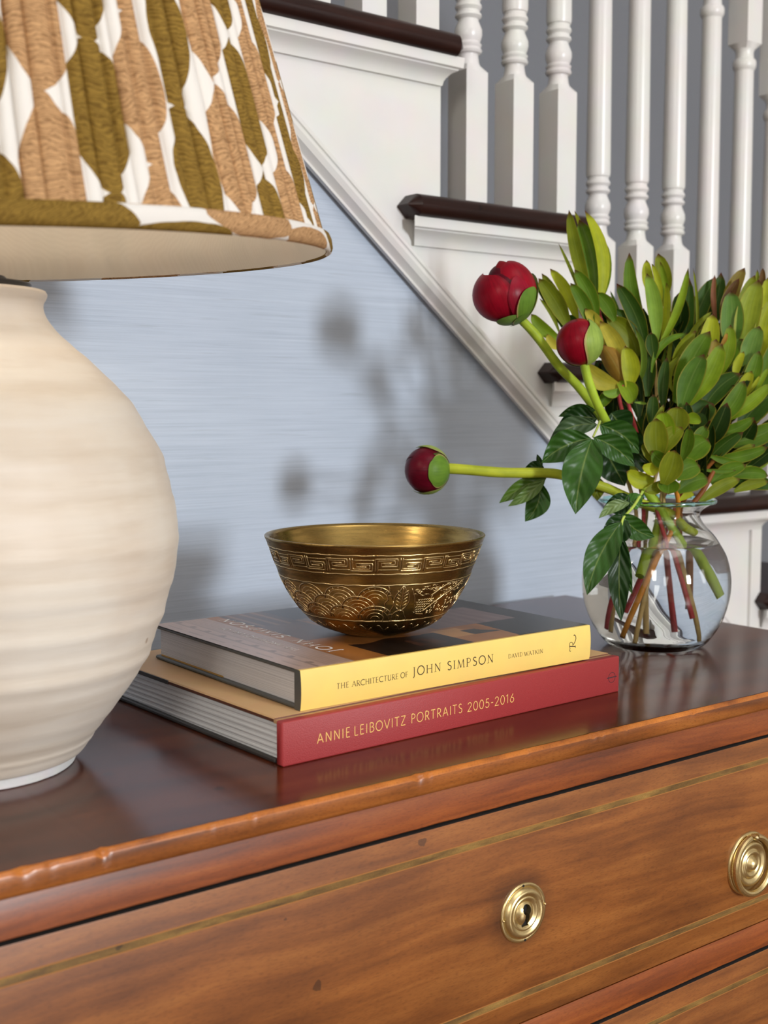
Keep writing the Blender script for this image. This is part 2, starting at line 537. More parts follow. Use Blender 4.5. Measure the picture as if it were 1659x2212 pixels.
def fabric(name, tilt=0.0, colw=1.0):
    """hand-printed cloth: rows of olive and tan beads on white; UV is in units of one column / one bead."""
    m, nt, p = newmat(name)
    uv = N(nt, 'ShaderNodeUVMap')
    sx = N(nt, 'ShaderNodeSeparateXYZ')
    # hand-printed unevenness
    wn = N(nt, 'ShaderNodeTexNoise', i_Scale=2.2, i_Detail=2.0)
    L(nt, uv.outputs[0], wn.inputs['Vector'])
    wv = N(nt, 'ShaderNodeVectorMath', operation='MULTIPLY_ADD')
    wv.inputs[1].default_value = (0.16, 0.16, 0)
    L(nt, wn.outputs['Color'], wv.inputs[0])
    L(nt, uv.outputs[0], wv.inputs[2])
    L(nt, wv.outputs[0], sx.inputs[0])

    def ma(op, a, b=None, c=None):
        n = N(nt, 'ShaderNodeMath', operation=op)
        for i, x in enumerate((a, b, c)):
            if x is None:
                continue
            if isinstance(x, (int, float)):
                n.inputs[i].default_value = x
            else:
                L(nt, x, n.inputs[i])
        return n.outputs[0]
    U, V = sx.outputs[0], sx.outputs[1]

    def bead(uo, vo, base, amp):
        u = ma('ADD', U, uo)
        half = ma('MULTIPLY', u, 0.5)
        fr = ma('FRACT', half)
        x = ma('ABSOLUTE', ma('SUBTRACT', fr, 0.5))            # 0..0.5, unit = 2 columns
        col = ma('FLOOR', half)
        ph = ma('MULTIPLY', col, 0.37)
        s = ma('ABSOLUTE', ma('SINE', ma('MULTIPLY', ma('ADD', ma('ADD', V, vo), ph), PI)))
        h = ma('MULTIPLY_ADD', ma('POWER', s, 0.75), amp, base)
        return ma('LESS_THAN', x, h)
    olive = bead(0.0, 0.0, 0.035, 0.225)
    tan = bead(1.0, 0.45, 0.045, 0.215)
    # woven streaks: fine wavy lines across the cloth
    nz = N(nt, 'ShaderNodeTexNoise', i_Scale=1.0, i_Detail=3.0)
    mp = N(nt, 'ShaderNodeMapping')
    mp.inputs['Scale'].default_value = (4.5, 16, 1)
    L(nt, uv.outputs[0], mp.inputs['Vector'])
    L(nt, mp.outputs['Vector'], nz.inputs['Vector'])
    wave_ = ma('MULTIPLY_ADD', ma('SINE', ma('MULTIPLY_ADD', nz.outputs['Fac'], 26.0, ma('MULTIPLY', sx.outputs[1], 225.0))), 0.28, ma('MULTIPLY_ADD', nz.outputs['Fac'], 0.7, 0.15))
    rr = ramp(nt, [(0.22, (0.52, 0.46, 0.40)), (0.50, (1.0, 1.0, 1.0)), (0.80, (1.24, 1.24, 1.22))])
    L(nt, wave_, rr.inputs['Fac'])
    c1 = N(nt, 'ShaderNodeMix', data_type='RGBA', blend_type='MIX')
    c1.inputs[6].default_value = (0.84, 0.82, 0.79, 1)
    c1.inputs[7].default_value = (0.50, 0.30, 0.150, 1)
    L(nt, tan, c1.inputs[0])
    c2 = N(nt, 'ShaderNodeMix', data_type='RGBA', blend_type='MIX')
    c2.inputs[7].default_value = (0.245, 0.150, 0.030, 1)
    L(nt, olive, c2.inputs[0])
    L(nt, c1.outputs[2], c2.inputs[6])
    inked = ma('MAXIMUM', olive, tan)
    st = N(nt, 'ShaderNodeMix', data_type='RGBA', blend_type='MULTIPLY')
    L(nt, ma('MULTIPLY', inked, 0.8), st.inputs[0])
    L(nt, c2.outputs[2], st.inputs[6])
    L(nt, rr.outputs['Color'], st.inputs[7])
    L(nt, st.outputs[2], p.inputs['Base Color'])
    lets_through(nt, p, st.outputs[2], 0.25)
    p.inputs['Roughness'].default_value = 0.85
    p.inputs['Specular IOR Level'].default_value = 0.15
    bp = N(nt, 'ShaderNodeBump', i_Strength=0.3, i_Distance=0.0006)
    L(nt, nz.outputs['Fac'], bp.inputs['Height'])
    L(nt, bp.outputs['Normal'], p.inputs['Normal'])
    return m


M['shade_cloth'] = fabric('shade_cloth')


def lining():
    m, nt, p = newmat('shade_lining')
    tc = N(nt, 'ShaderNodeTexCoord')
    w = N(nt, 'ShaderNodeTexWave', i_Scale=260.0, i_Distortion=0.4)
    w.bands_direction = 'DIAGONAL'
    L(nt, tc.outputs['Object'], w.inputs['Vector'])
    r = ramp(nt, [(0.0, (0.745, 0.685, 0.59)), (1.0, (0.765, 0.705, 0.61))])
    L(nt, w.outputs['Fac'], r.inputs['Fac'])
    L(nt, r.outputs['Color'], p.inputs['Base Color'])
    p.inputs['Roughness'].default_value = 0.6
    lets_through(nt, p, r.outputs['Color'], 0.35)
    return m


M['lining'] = lining()


def brass(name, col, rough, dark=0.5, scale=30, streak=True):
    m, nt, p = newmat(name)
    tc = N(nt, 'ShaderNodeTexCoord')
    mp = N(nt, 'ShaderNodeMapping')
    mp.inputs['Scale'].default_value = (1, 1, 9 if streak else 1)
    L(nt, tc.outputs['Object'], mp.inputs['Vector'])
    n = N(nt, 'ShaderNodeTexNoise', i_Scale=scale, i_Detail=6.0, i_Roughness=0.65)
    L(nt, mp.outputs['Vector'], n.inputs['Vector'])
    r = ramp(nt, [(0.32, tuple(c * dark for c in col)), (0.62, col)])
    L(nt, n.outputs['Fac'], r.inputs['Fac'])
    L(nt, r.outputs['Color'], p.inputs['Base Color'])
    p.inputs['Metallic'].default_value = 1.0
    rr = ramp(nt, [(0.3, (rough * 1.35,) * 3), (0.7, (rough * 0.8,) * 3)])
    L(nt, n.outputs['Fac'], rr.inputs['Fac'])
    L(nt, rr.outputs['Color'], p.inputs['Roughness'])
    bp = N(nt, 'ShaderNodeBump', i_Strength=0.12, i_Distance=0.0005)
    L(nt, n.outputs['Fac'], bp.inputs['Height'])
    L(nt, bp.outputs['Normal'], p.inputs['Normal'])
    return m


M['bowl_brass'] = brass('bowl_brass', (0.40, 0.27, 0.088), 0.25, dark=0.50)
M['bowl_line'] = brass('bowl_line', (0.86, 0.68, 0.38), 0.26, dark=0.8)
M['bowl_groove'] = brass('bowl_groove', (0.16, 0.10, 0.035), 0.4, dark=0.7)
M['handle_brass'] = brass('handle_brass', (0.72, 0.57, 0.29), 0.30, dark=0.78, scale=120, streak=False)


def pages(name, base, line, scale):
    m, nt, p = newmat(name)
    tc = N(nt, 'ShaderNodeTexCoord')
    mp = N(nt, 'ShaderNodeMapping')
    mp.inputs['Scale'].default_value = (1.2, 1.2, scale)
    L(nt, tc.outputs['Object'], mp.inputs['Vector'])
    n = N(nt, 'ShaderNodeTexNoise', i_Scale=1.0, i_Detail=6.0, i_Roughness=0.75)
    L(nt, mp.outputs['Vector'], n.inputs['Vector'])
    r = ramp(nt, [(0.34, line), (0.50, base), (0.75, tuple(min(1, c * 1.15) for c in base))])
    L(nt, n.outputs['Fac'], r.inputs['Fac'])
    L(nt, r.outputs['Color'], p.inputs['Base Color'])
    p.inputs['Roughness'].default_value = 0.6
    bp = N(nt, 'ShaderNodeBump', i_Strength=0.4, i_Distance=0.0004)
    L(nt, n.outputs['Fac'], bp.inputs['Height'])
    L(nt, bp.outputs['Normal'], p.inputs['Normal'])
    return m


M['pages_white'] = pages('pages_white', (0.74, 0.765, 0.79), (0.42, 0.43, 0.47), 2000)
M['pages_grey'] = pages('pages_grey', (0.64, 0.635, 0.655), (0.28, 0.28, 0.31), 2000)
M['red_cloth'] = plain('red_cloth', (0.34, 0.030, 0.032), 0.48, bump=0.25, bscale=1500)
M['yellow_paper'] = plain('yellow_paper', (0.875, 0.625, 0.17), 0.42)
M['tan_paper'] = plain('tan_paper', (0.56, 0.345, 0.165), 0.5)
M['brown_board'] = plain('brown_board', (0.13, 0.042, 0.020), 0.5, bump=0.3, bscale=300)
M['dark_board'] = plain('dark_board', (0.045, 0.042, 0.040), 0.5)
M['grey_board'] = plain('grey_board', (0.095, 0.098, 0.092), 0.5)
M['gold_paper'] = plain('gold_paper', (0.50, 0.28, 0.06), 0.5)
M['ink_brown'] = plain('ink_brown', (0.055, 0.030, 0.010), 0.5)
M['ink_gold'] = plain('ink_gold', (0.92, 0.58, 0.17), 0.4)
M['ink_white'] = plain('ink_white', (0.80, 0.78, 0.78), 0.5)
M['ink_dark'] = plain('ink_dark', (0.035, 0.018, 0.028), 0.5)


def colour_print(name):
    m, nt, p = newmat(name)
    at = N(nt, 'ShaderNodeVertexColor')
    at.layer_name = 'print'
    L(nt, at.outputs['Color'], p.inputs['Base Color'])
    p.inputs['Roughness'].default_value = 0.28
    return m


M['cover_print'] = colour_print('cover_print')


def glass(name, ior, rough=0.0, tint=(1, 1, 1)):
    m, nt, p = newmat(name)
    p.inputs['Base Color'].default_value = (*tint, 1)
    p.inputs['Transmission Weight'].default_value = 1.0
    p.inputs['Roughness'].default_value = rough
    p.inputs['IOR'].default_value = ior
    return m


M['glass'] = glass('clear_glass', 1.46, 0.0, (0.985, 0.995, 0.99))
M['glass_rim'] = glass('teal_glass', 1.5, 0.02, (0.45, 0.82, 0.80))
M['glass_base'] = glass('green_glass', 1.48, 0.08, (0.80, 0.93, 0.88))
M['water'] = glass('water', 1.33, 0.0, (0.985, 0.995, 1.0))


def leafmat(name, rough=0.36, tip=None, edge=None, vein=0.25, side_veins=False, trans=0.25, coat=0.0, split=None):
    m, nt, p = newmat(name)
    oi = N(nt, 'ShaderNodeObjectInfo')
    uv = N(nt, 'ShaderNodeUVMap')
    sx = N(nt, 'ShaderNodeSeparateXYZ')
    L(nt, uv.outputs[0], sx.inputs[0])
    U, V = sx.outputs[0], sx.outputs[1]
    # base of leaf a little paler and yellower
    tc = N(nt, 'ShaderNodeTexCoord')
    no = N(nt, 'ShaderNodeTexNoise', i_Scale=70.0, i_Detail=3.0)
    L(nt, tc.outputs['Object'], no.inputs['Vector'])
    r0 = ramp(nt, [(0.3, (0.78, 0.80, 0.74)), (0.7, (1.14, 1.10, 1.05))])
    L(nt, no.outputs['Fac'], r0.inputs['Fac'])
    m0 = N(nt, 'ShaderNodeMix', data_type='RGBA', blend_type='MULTIPLY')
    m0.inputs[0].default_value = 1.0
    L(nt, oi.outputs['Color'], m0.inputs[6])
    L(nt, r0.outputs['Color'], m0.inputs[7])
    out = m0.outputs[2]
    # fine lengthwise fibres
    mpf = N(nt, 'ShaderNodeMapping')
    mpf.inputs['Scale'].default_value = (38, 2.2, 1)
    L(nt, uv.outputs[0], mpf.inputs['Vector'])
    nf = N(nt, 'ShaderNodeTexNoise', i_Scale=1.0, i_Detail=2.0)
    L(nt, mpf.outputs['Vector'], nf.inputs['Vector'])
    rf = ramp(nt, [(0.35, (0.86, 0.88, 0.84)), (0.65, (1.08, 1.07, 1.04))])
    L(nt, nf.outputs['Fac'], rf.inputs['Fac'])
    mf = N(nt, 'ShaderNodeMix', data_type='RGBA', blend_type='MULTIPLY')
    mf.inputs[0].default_value = 1.0
    L(nt, out, mf.inputs[6])
    L(nt, rf.outputs['Color'], mf.inputs[7])
    out = mf.outputs[2]
    # distance from the midrib
    du = N(nt, 'ShaderNodeMath', operation='SUBTRACT')
    du.inputs[1].default_value = 0.5
    L(nt, U, du.inputs[0])
    ab = N(nt, 'ShaderNodeMath', operation='ABSOLUTE')
    L(nt, du.outputs[0], ab.inputs[0])
    if vein:
        rv = ramp(nt, [(0.0, (1, 1, 1)), (0.035, (0, 0, 0))])
        L(nt, ab.outputs[0], rv.inputs['Fac'])
        sc = N(nt, 'ShaderNodeMath', operation='MULTIPLY')
        sc.inputs[1].default_value = vein
        L(nt, rv.outputs['Color'], sc.inputs[0])
        m1 = N(nt, 'ShaderNodeMix', data_type='RGBA', blend_type='MIX')
        L(nt, sc.outputs[0], m1.inputs[0])
        L(nt, out, m1.inputs[6])
        m1.inputs[7].default_value = (0.36, 0.44, 0.12, 1)
        out = m1.outputs[2]
    if edge:
        re = ramp(nt, [(0.44, (0, 0, 0)), (0.485, (1, 1, 1))])
        L(nt, ab.outputs[0], re.inputs['Fac'])
        m2 = N(nt, 'ShaderNodeMix', data_type='RGBA', blend_type='MIX')
        se = N(nt, 'ShaderNodeMath', operation='MULTIPLY')
        se.inputs[1].default_value = 0.6
        L(nt, re.outputs['Color'], se.inputs[0])
        L(nt, se.outputs[0], m2.inputs[0])
        L(nt, out, m2.inputs[6])
        m2.inputs[7].default_value = (*edge, 1)
        out = m2.outputs[2]
    if tip:
        rt = ramp(nt, [(0.90, (0, 0, 0)), (0.985, (1, 1, 1))])
        L(nt, V, rt.inputs['Fac'])
        m3 = N(nt, 'ShaderNodeMix', data_type='RGBA', blend_type='MIX')
        L(nt, rt.outputs['Color'], m3.inputs[0])
        L(nt, out, m3.inputs[6])
        m3.inputs[7].default_value = (*tip, 1)
        out = m3.outputs[2]
    L(nt, out, p.inputs['Base Color'])
    p.inputs['Roughness'].default_value = rough
    p.inputs['Specular IOR Level'].default_value = 0.15 if not side_veins else 0.26
    p.inputs['Coat Weight'].default_value = coat
    if side_veins:
        # chevron veins leaving the midrib
        k = N(nt, 'ShaderNodeMath', operation='MULTIPLY_ADD')
        k.inputs[1].default_value = -0.55
        L(nt, ab.outputs[0], k.inputs[0])
        L(nt, V, k.inputs[2])
        k2 = N(nt, 'ShaderNodeMath', operation='MULTIPLY')
        k2.inputs[1].default_value = 34.0
        L(nt, k.outputs[0], k2.inputs[0])
        sn = N(nt, 'ShaderNodeMath', operation='SINE')
        L(nt, k2.outputs[0], sn.inputs[0])
        ad = N(nt, 'ShaderNodeMath', operation='MULTIPLY_ADD')
        ad.inputs[1].default_value = 0.5
        L(nt, sn.outputs[0], ad.inputs[0])
        L(nt, no.outputs['Fac'], ad.inputs[2])
        bp = N(nt, 'ShaderNodeBump', i_Strength=0.45, i_Distance=0.0011)
        L(nt, ad.outputs[0], bp.inputs['Height'])
    else:
        bp = N(nt, 'ShaderNodeBump', i_Strength=0.25, i_Distance=0.0005)
        L(nt, nf.outputs['Fac'], bp.inputs['Height'])
    L(nt, bp.outputs['Normal'], p.inputs['Normal'])
    if trans:
        tr = N(nt, 'ShaderNodeBsdfTranslucent')
        L(nt, out, tr.inputs['Color'])
        mx = N(nt, 'ShaderNodeMixShader')
        mx.inputs[0].default_value = trans
        L(nt, p.outputs[0], mx.inputs[1])
        L(nt, tr.outputs[0], mx.inputs[2])
        L(nt, mx.outputs[0], nt.nodes['Material Output'].inputs['Surface'])
    return m


M['leuc'] = leafmat('leucadendron_leaf', 0.44, tip=(0.085, 0.018, 0.010), edge=(0.34, 0.27, 0.03), vein=0.18)
M['peony_leaf'] = leafmat('peony_leaf', 0.36, vein=0.32, side_veins=True, trans=0.12)
M['petal'] = leafmat('peony_petal', 0.34, vein=0.0, trans=0.10, edge=(0.10, 0.004, 0.010))
M['sepal'] = leafmat('peony_sepal', 0.42, vein=0.0, trans=0.12, edge=(0.52, 0.30, 0.16))
M['stalk'] = leafmat('stalk', 0.42, vein=0.0, trans=0.0)

# ------------------------------------------------------------------ the setting
def struct(name, mb, m, **kw):
    o = mb.build(name, m, **kw)
    o['kind'] = 'structure'
    return o


x0, x1, y0, y1, zc = ROOM
WALL_Y = 1.055
SLOPE = -0.8206


def diag_up(x):
    return 0.400 + SLOPE * (x - 0.83)


def diag_low(x):
    return 0.3347 + SLOPE * (x - 0.87)


def prism_y(poly, ya, yb, m=0):
    """polygon in x,z (chest-top level) pushed from ya to yb."""
    n = len(poly)
    vs = [W(px, ya, pz) for px, pz in poly] + [W(px, yb, pz) for px, pz in poly]
    fs = [tuple(range(n)), tuple(range(2 * n - 1, n - 1, -1))]
    fs += [(i, i + n, (i + 1) % n + n, (i + 1) % n) for i in range(n)]
    mb = MB()
    mb.add(vs, fs, m)
    return mb


struct('floor', MB().box((x0, y0, -0.06), (x1, y1, 0)), M['floor_wood'], smooth=False)
struct('ceiling', MB().box((x0, y0, zc), (x1, y1, zc + 0.06)), M['ceiling_paint'], smooth=False)
struct('wall_left', MB().box((x0 - 0.06, y0, 0), (x0, y1, zc)), M['room_paint'], smooth=False)
struct('wall_right', MB().box((x1, y0, 0), (x1 + 0.06, y1, zc)), M['room_paint'], smooth=False)
struct('wall_front', MB().box((x0, y0 - 0.06, 0), (x1, y0, zc)), M['room_paint'], smooth=False)
struct('wall_stair', MB().box((x0, y1 - 0.03, 0), (x1, y1 + 0.03, zc)), M['stair_wall'], smooth=False)
zmid = lambda x: (diag_up(x) + diag_low(x)) / 2
ztop = zc - TOP - 0.01
xl = 0.83 + (ztop - 0.384) / SLOPE
xr = 0.83 + (-TOP - 0.384) / SLOPE
poly = [(xr, -TOP), (xl, ztop), (x0, ztop), (x0, -TOP)]
struct('wall_back', prism_y(poly, WALL_Y, WALL_Y + 0.02), M['grasscloth'], smooth=False)
struct('baseboard_back', MB().box((x0, WALL_Y - 0.015, 0), (xr - 0.2, WALL_Y, 0.14)), M['white_paint'], smooth=False)
for k, (wx, ww, wz0, wz1) in enumerate(((KEYX, 0.50, 1.08, 1.94), (3.0, 0.9, 0.9, 2.1), (-1.9, 0.9, 0.9, 2.1))):
    mb = MB()
    t = 0.07
    mb.box((wx - ww / 2 - t, y0, wz0 - t), (wx - ww / 2, y0 + 0.05, wz1 + t))
    mb.box((wx + ww / 2, y0, wz0 - t), (wx + ww / 2 + t, y0 + 0.05, wz1 + t))
    mb.box((wx - ww / 2, y0, wz0 - t), (wx + ww / 2, y0 + 0.05, wz0))
    mb.box((wx - ww / 2, y0, wz1), (wx + ww / 2, y0 + 0.05, wz1 + t))
    if k == 0:
        mb.box((wx - ww / 2, y0, 1.48), (wx + ww / 2, y0 + 0.045, 1.54))
    struct('window_%d' % (k + 1), mb, M['white_paint'], smooth=False)
mb = MB()
for (ya_, yb_, za_, zb_) in ((-2.67, -2.60, 1.53, 2.87), (-1.60, -1.53, 1.53, 2.87), (-2.60, -1.60, 1.53, 1.60), (-2.60, -1.60, 2.80, 2.87)):
    mb.box((x0, ya_, za_), (x0 + 0.05, yb_, zb_))
struct('window_4', mb, M['white_paint'], smooth=False)  # made-up frame around the added left fill light

# ------------------------------------------------------------------ staircase
ST = thing('staircase', (0.5, 1.5, 0), 'white painted staircase with dark wood treads and turned balusters behind the chest', 'staircase')
RUN, RISE = 0.2135, 0.1752
STEP = []                        # (tread left, tread right, top)
for k in range(-1, 4):
    STEP.append((0.602 + RUN * k, 0.892 + RUN * k, 0.6335 - RISE * k))
STEP.append((1.462, 1.78, -0.036))
for k in range(3):
    STEP.append((1.462 + RUN * (k + 1), 1.78 + RUN * (k + 1), -0.036 - RISE * (k + 1)))
RISER = [r - 0.0160 for (_, r, _) in STEP]
RISER[4] = 1.4745
for i, (l, r, z) in enumerate(STEP):
    MB().bbox((l, 1.02, z - 0.0245), (r, 2.02, z), 0.0115, segs=4, xf=lambda p: W(*p)).build('tread', M['stair_wood'], ST)
    zb = STEP[i + 1][2] if i + 1 < len(STEP) else -TOP
    xx = RISER[i]
    MB().box((xx - 0.016, 1.051, zb), (xx, 2.02, z - 0.024), xf=lambda p: W(*p)).build('riser', M['white_paint'], ST, smooth=False)
    # little cove moulding below the return nosing
    pr = [(0, -0.0525), (0.0045, -0.0525), (0.0055, -0.0475), (0.0075, -0.0440), (0.0115, -0.0395), (0.0165, -0.0370),
          (0.0170, -0.0355), (0.0205, -0.0345), (0.0215, -0.0235), (0, -0.0235)]
    vs, fs = [], []
    n = len(pr)
    for e in (0, 1):
        for (o_, zz) in pr:
            xe = (l + 0.0235 - o_ * 0.75) if e == 0 else (RISER[i] - 0.006 + o_ * 1.05)
            vs.append(W(xe, 1.0505 - o_, z + zz))
    fs = [(j, (j + 1) % n, (j + 1) % n + n, j + n)[::-1] for j in range(n)] + [tuple(range(n)), tuple(range(2 * n - 1, n - 1, -1))]
    MB().add(vs, fs).build('cove_moulding', M['white_paint'], ST, smooth=True, sharp=25)
# stringer panel, one piece per step
mb = MB()
for i, (l, r, z) in enumerate(STEP):
    xa = RISER[i - 1] if i else RISER[0] - 0.6
    xb = RISER[i]
    za, zb_ = max(-TOP, diag_low(xa) + 0.004), max(-TOP, diag_low(xb) + 0.004)
    q = prism_y([(xa, za), (xb, zb_), (xb, z - 0.022), (xa, z - 0.022)], 1.0505, 1.085)
    mb.add(q.v, q.f)
mb.build('stringer', M['white_paint'], ST, smooth=False)
# raised strip at the end of the low panel
MB().box((1.452, 1.046, -0.30), (1.4748, 1.0504, 0.06), xf=lambda p: W(*p)).build('panel_strip', M['white_paint'], ST, smooth=False)
# sloping skirt moulding: profile (distance down from the upper line, outward)
prof = [(0, 0), (0, 0.010), (0.0020, 0.0125), (0.0052, 0.0125), (0.0066, 0.0100), (0.0078, 0.0130), (0.0125, 0.0150), (0.0180, 0.0125), (0.0215, 0.0072),
        (0.0235, 0.0056), (0.0262, 0.0056), (0.0262, 0)]
ca, sa = 1 / math.hypot(1, SLOPE), SLOPE / math.hypot(1, SLOPE)
vs, fs = [], []
n = len(prof)
for xx in (-1.5, xr - 0.05):
    for d, o_ in prof:
        vs.append(W(xx + sa * d, 1.0500 - o_, diag_up(xx) - ca * d))
fs = [(j, (j + 1) % n, (j + 1) % n + n, j + n)[::-1] for j in range(n)] + [tuple(range(n)), tuple(range(2 * n - 1, n - 1, -1))]
MB().add(vs, fs).build('skirt_moulding', M['white_paint'], ST, sharp=22)
# balusters: three to a tread, upper parts rising with the rail
BPROF = [(0.1645, 0.0140), (0.168, 0.0128), (0.1755, 0.0117), (0.177, 0.0120), (0.1785, 0.0150), (0.181, 0.0163), (0.1835, 0.0152), (0.1845, 0.0140),
         (0.1858, 0.0152), (0.188, 0.0158), (0.1895, 0.0142), (0.191, 0.0136), (0.194, 0.0150), (0.199, 0.0163), (0.205, 0.0160), (0.2105, 0.0138), (0.2145, 0.0121), (0.2165, 0.0118),
         (0.2175, 0.0135), (0.220, 0.0156), (0.2225, 0.0150), (0.2238, 0.0133), (0.2262, 0.0130), (0.2275, 0.0142), (0.230, 0.0157), (0.2325, 0.0152), (0.2345, 0.0136),
         (0.2375, 0.0134), (0.239, 0.0148), (0.243, 0.0156)]
BY = 1.0875
for i in range(-4, 12):
    bx = 0.9480 + 0.0736 * i
    k = 2 + (i + 300) // 3 - 100            # tread index in STEP
    if k >= len(STEP):
        break
    if i > 8:
        break
    z = STEP[k][2]
    mb = MB()
    h = 0.0163
    mb.box((bx - h, BY - h, z - 0.002), (bx + h, BY + h, z + 0.1565), xf=lambda p: W(*p))
    # chamfer from square block to round neck
    seg = 24
    vs = []
    for a in range(seg):
        t = 2 * PI * a / seg
        c, s = math.cos(t), math.sin(t)
        q = h / max(abs(c), abs(s))
        vs.append(W(bx + q * c, BY + q * s, z + 0.1565))
    for a in range(seg):
        t = 2 * PI * a / seg
        vs.append(W(bx + 0.0140 * math.cos(t), BY + 0.0140 * math.sin(t), z + 0.1645))
    mb.add(vs, [(a, (a + 1) % seg, (a + 1) % seg + seg, a + seg) for a in range(seg)])
    zt = 0.762 - 0.0585 * (i - 6) - z       # start of the top collar
    pr = list(BPROF) + [(zt - 0.003, 0.0132), (zt, 0.0150), (zt + 0.003, 0.0163), (zt + 0.009, 0.0163), (zt + 0.012, 0.0150), (zt + 0.0135, 0.0128),
                        (zt + 0.022, 0.0122), (zt + 0.0265, 0.0140)]
    mb.lathe([(r, zz) for zz, r in pr], (bx, BY, z + TOP), seg=seg)
    vs = []
    for a in range(seg):
        t = 2 * PI * a / seg
        vs.append(W(bx + 0.0140 * math.cos(t), BY + 0.0140 * math.sin(t), z + zt + 0.0265))
    for a in range(seg):
        t = 2 * PI * a / seg
        c, s = math.cos(t), math.sin(t)
        q = h / max(abs(c), abs(s))
        vs.append(W(bx + q * c, BY + q * s, z + zt + 0.034))
    mb.add(vs, [(a, (a + 1) % seg, (a + 1) % seg + seg, a + seg) for a in range(seg)])
    mb.box((bx - h, BY - h, z + zt + 0.034), (bx + h, BY + h, z + zt + 0.27), xf=lambda p: W(*p))
    mb.build('baluster', M['white_paint'], ST, sharp=30)
# hand rail (above the frame)
rail = [W(-0.3 + 0.1 * k, BY, 0.762 + 0.30 - 0.0585 / 0.0736 * (-0.3 + 0.1 * k - 1.3883)) for k in range(20)]
MB().tube(rail, 0.028, 10).build('hand_rail', M['stair_wood'], ST)

# ------------------------------------------------------------------ chest of drawers
XA, XB, YF, YB = 0.07, 1.065, 0.5777, 1.034
YD = 0.588
CH = thing('chest_of_drawers', (0.5675, 0.81, 0), 'orange brown wooden chest of drawers with dark polished top and brass fittings', 'chest')
chips = [(0.2545, 0.0035, 0.0042), (0.212, 0.0055, 0.0026), (0.226, 0.003, 0.0014), (0.345, 0.002, 0.0016), (0.318, 0.0016, 0.0014), (0.466, 0.004, 0.0028), (0.4745, 0.002, 0.0016),
         (0.625, 0.003, 0.0018), (0.634, 0.0024, 0.0018), (0.66, 0.002, 0.0012), (0.735, 0.003, 0.0014), (0.56, 0.002, 0.0010)]
mb = MB()
NX = 560
cols = []
for i in range(NX + 1):
    x = lerp(XA, XB, i / NX)
    nz = mnoise.noise(Vector((x * 90, 0.3, 0.7))) * 0.0005 + mnoise.noise(Vector((x * 14, 5.3, 0.7))) * 0.0004
    ch = 0.0
    for cx_, w_, d_ in chips:
        ch = max(ch, d_ * max(0.0, 1 - abs(x - cx_) / w_))
    b = 0.0024 + nz + ch * 0.55
    cols.append([W(x, YB, 0), W(x, YF + b + 0.0012, 0), W(x, YF + b, -0.00005), W(x, YF + 0.0006 + ch * 0.4, -0.0013 - ch * 0.5 + nz * 0.5), W(x, YF + ch * 0.1, -0.0030 - ch * 0.6),
                 W(x, YF + nz * 0.4, -0.0118), W(x, YF + 0.0014, -0.0142), W(x, YB, -0.0142)])
nc = len(cols[0])
vs = [p for c in cols for p in c]
mi = [0, 0, 2, 2, 1, 1, 1, 1]
for j in range(nc):
    j2 = (j + 1) % nc
    fs = [(i * nc + j, i * nc + j2, (i + 1) * nc + j2, (i + 1) * nc + j)[::-1] for i in range(NX)]
    if j == 0:
        mb.add(vs, fs, mi[j])
    else:
        b0 = len(mb.f)
        mb.f += [list(f) for f in fs]
        mb.m += [mi[j]] * len(fs)
mb.f.append(list(range(nc)))
mb.m.append(1)
mb.f.append([NX * nc + k for k in range(nc)][::-1])
mb.m.append(1)
M['worn_edge'] = wood('worn_edge', (0.15, 0.036, 0.005), (0.42, 0.125, 0.014), (0.56, 0.19, 0.026), rough=0.35, gscale=(30, 60, 60), blotch=0.6)
mb.build('top', [M['wood_top'], M['wood_edge'], M['worn_edge']], CH, sharp=75)
WX = lambda p: W(*p)
BOT = -TOP + 0.10
MB().box((XA + 0.03, 0.612, BOT), (XB - 0.03, YB - 0.006, -0.0142), xf=WX).build('carcass', M['dark_gap'], CH, smooth=False)
for a, b in ((XA + 0.010, XA + 0.0305), (XB - 0.0305, XB - 0.010)):
    MB().box((a, YD, BOT), (b, YB - 0.004, -0.0142), xf=WX).build('side_panel', M['wood_rail'], CH, smooth=False)
RA, RB = XA + 0.0305, XB - 0.0305


def rail(za, zb):
    """a rail whose lower edge is a little worn"""
    m_ = MB()
    n_ = 160
    vs, fs = [], []
    for i in range(n_ + 1):
        x = lerp(RA, RB, i / n_)
        w = mnoise.noise(Vector((x * 60, za * 9, 1.1))) * 0.0005
        vs += [W(x, YD + 0.0006, za), W(x, YD, za - 0.0008), W(x, YD, zb + 0.0007 + w), W(x, YD + 0.0007, zb + w * 0.6), W(x, 0.613, zb), W(x, 0.613, za)]
    for i in range(n_):
        for j in range(6):
            a = i * 6 + j
            b = i * 6 + (j + 1) % 6
            fs.append((a, b, b + 6, a + 6)[::-1])
    fs += [tuple(range(6)), tuple(n_ * 6 + k for k in range(6))[::-1]]
    m_.add(vs, fs)
    return m_.build('rail', M['wood_rail'], CH, sharp=40)


rail(-0.0142, -0.0397)
rail(-0.2000, -0.2230)
rail(-0.4040, -0.4270)
rail(-0.6330, -0.7060)


def ring_xf(cx_, cz_):
    return lambda p: W(cx_ + p.x, YD - 0.0001 - p.z, cz_ + p.y)


def cut(o, cutter):
    md = o.modifiers.new('cut', 'BOOLEAN')
    md.operation = 'DIFFERENCE'
    md.object = cutter
    md.solver = 'EXACT'
    dg = bpy.context.evaluated_depsgraph_get()
    dg.update()
    me = bpy.data.meshes.new_from_object(o.evaluated_get(dg))
    o.modifiers.clear()
    o.data = me
    bpy.data.objects.remove(cutter)
    return o


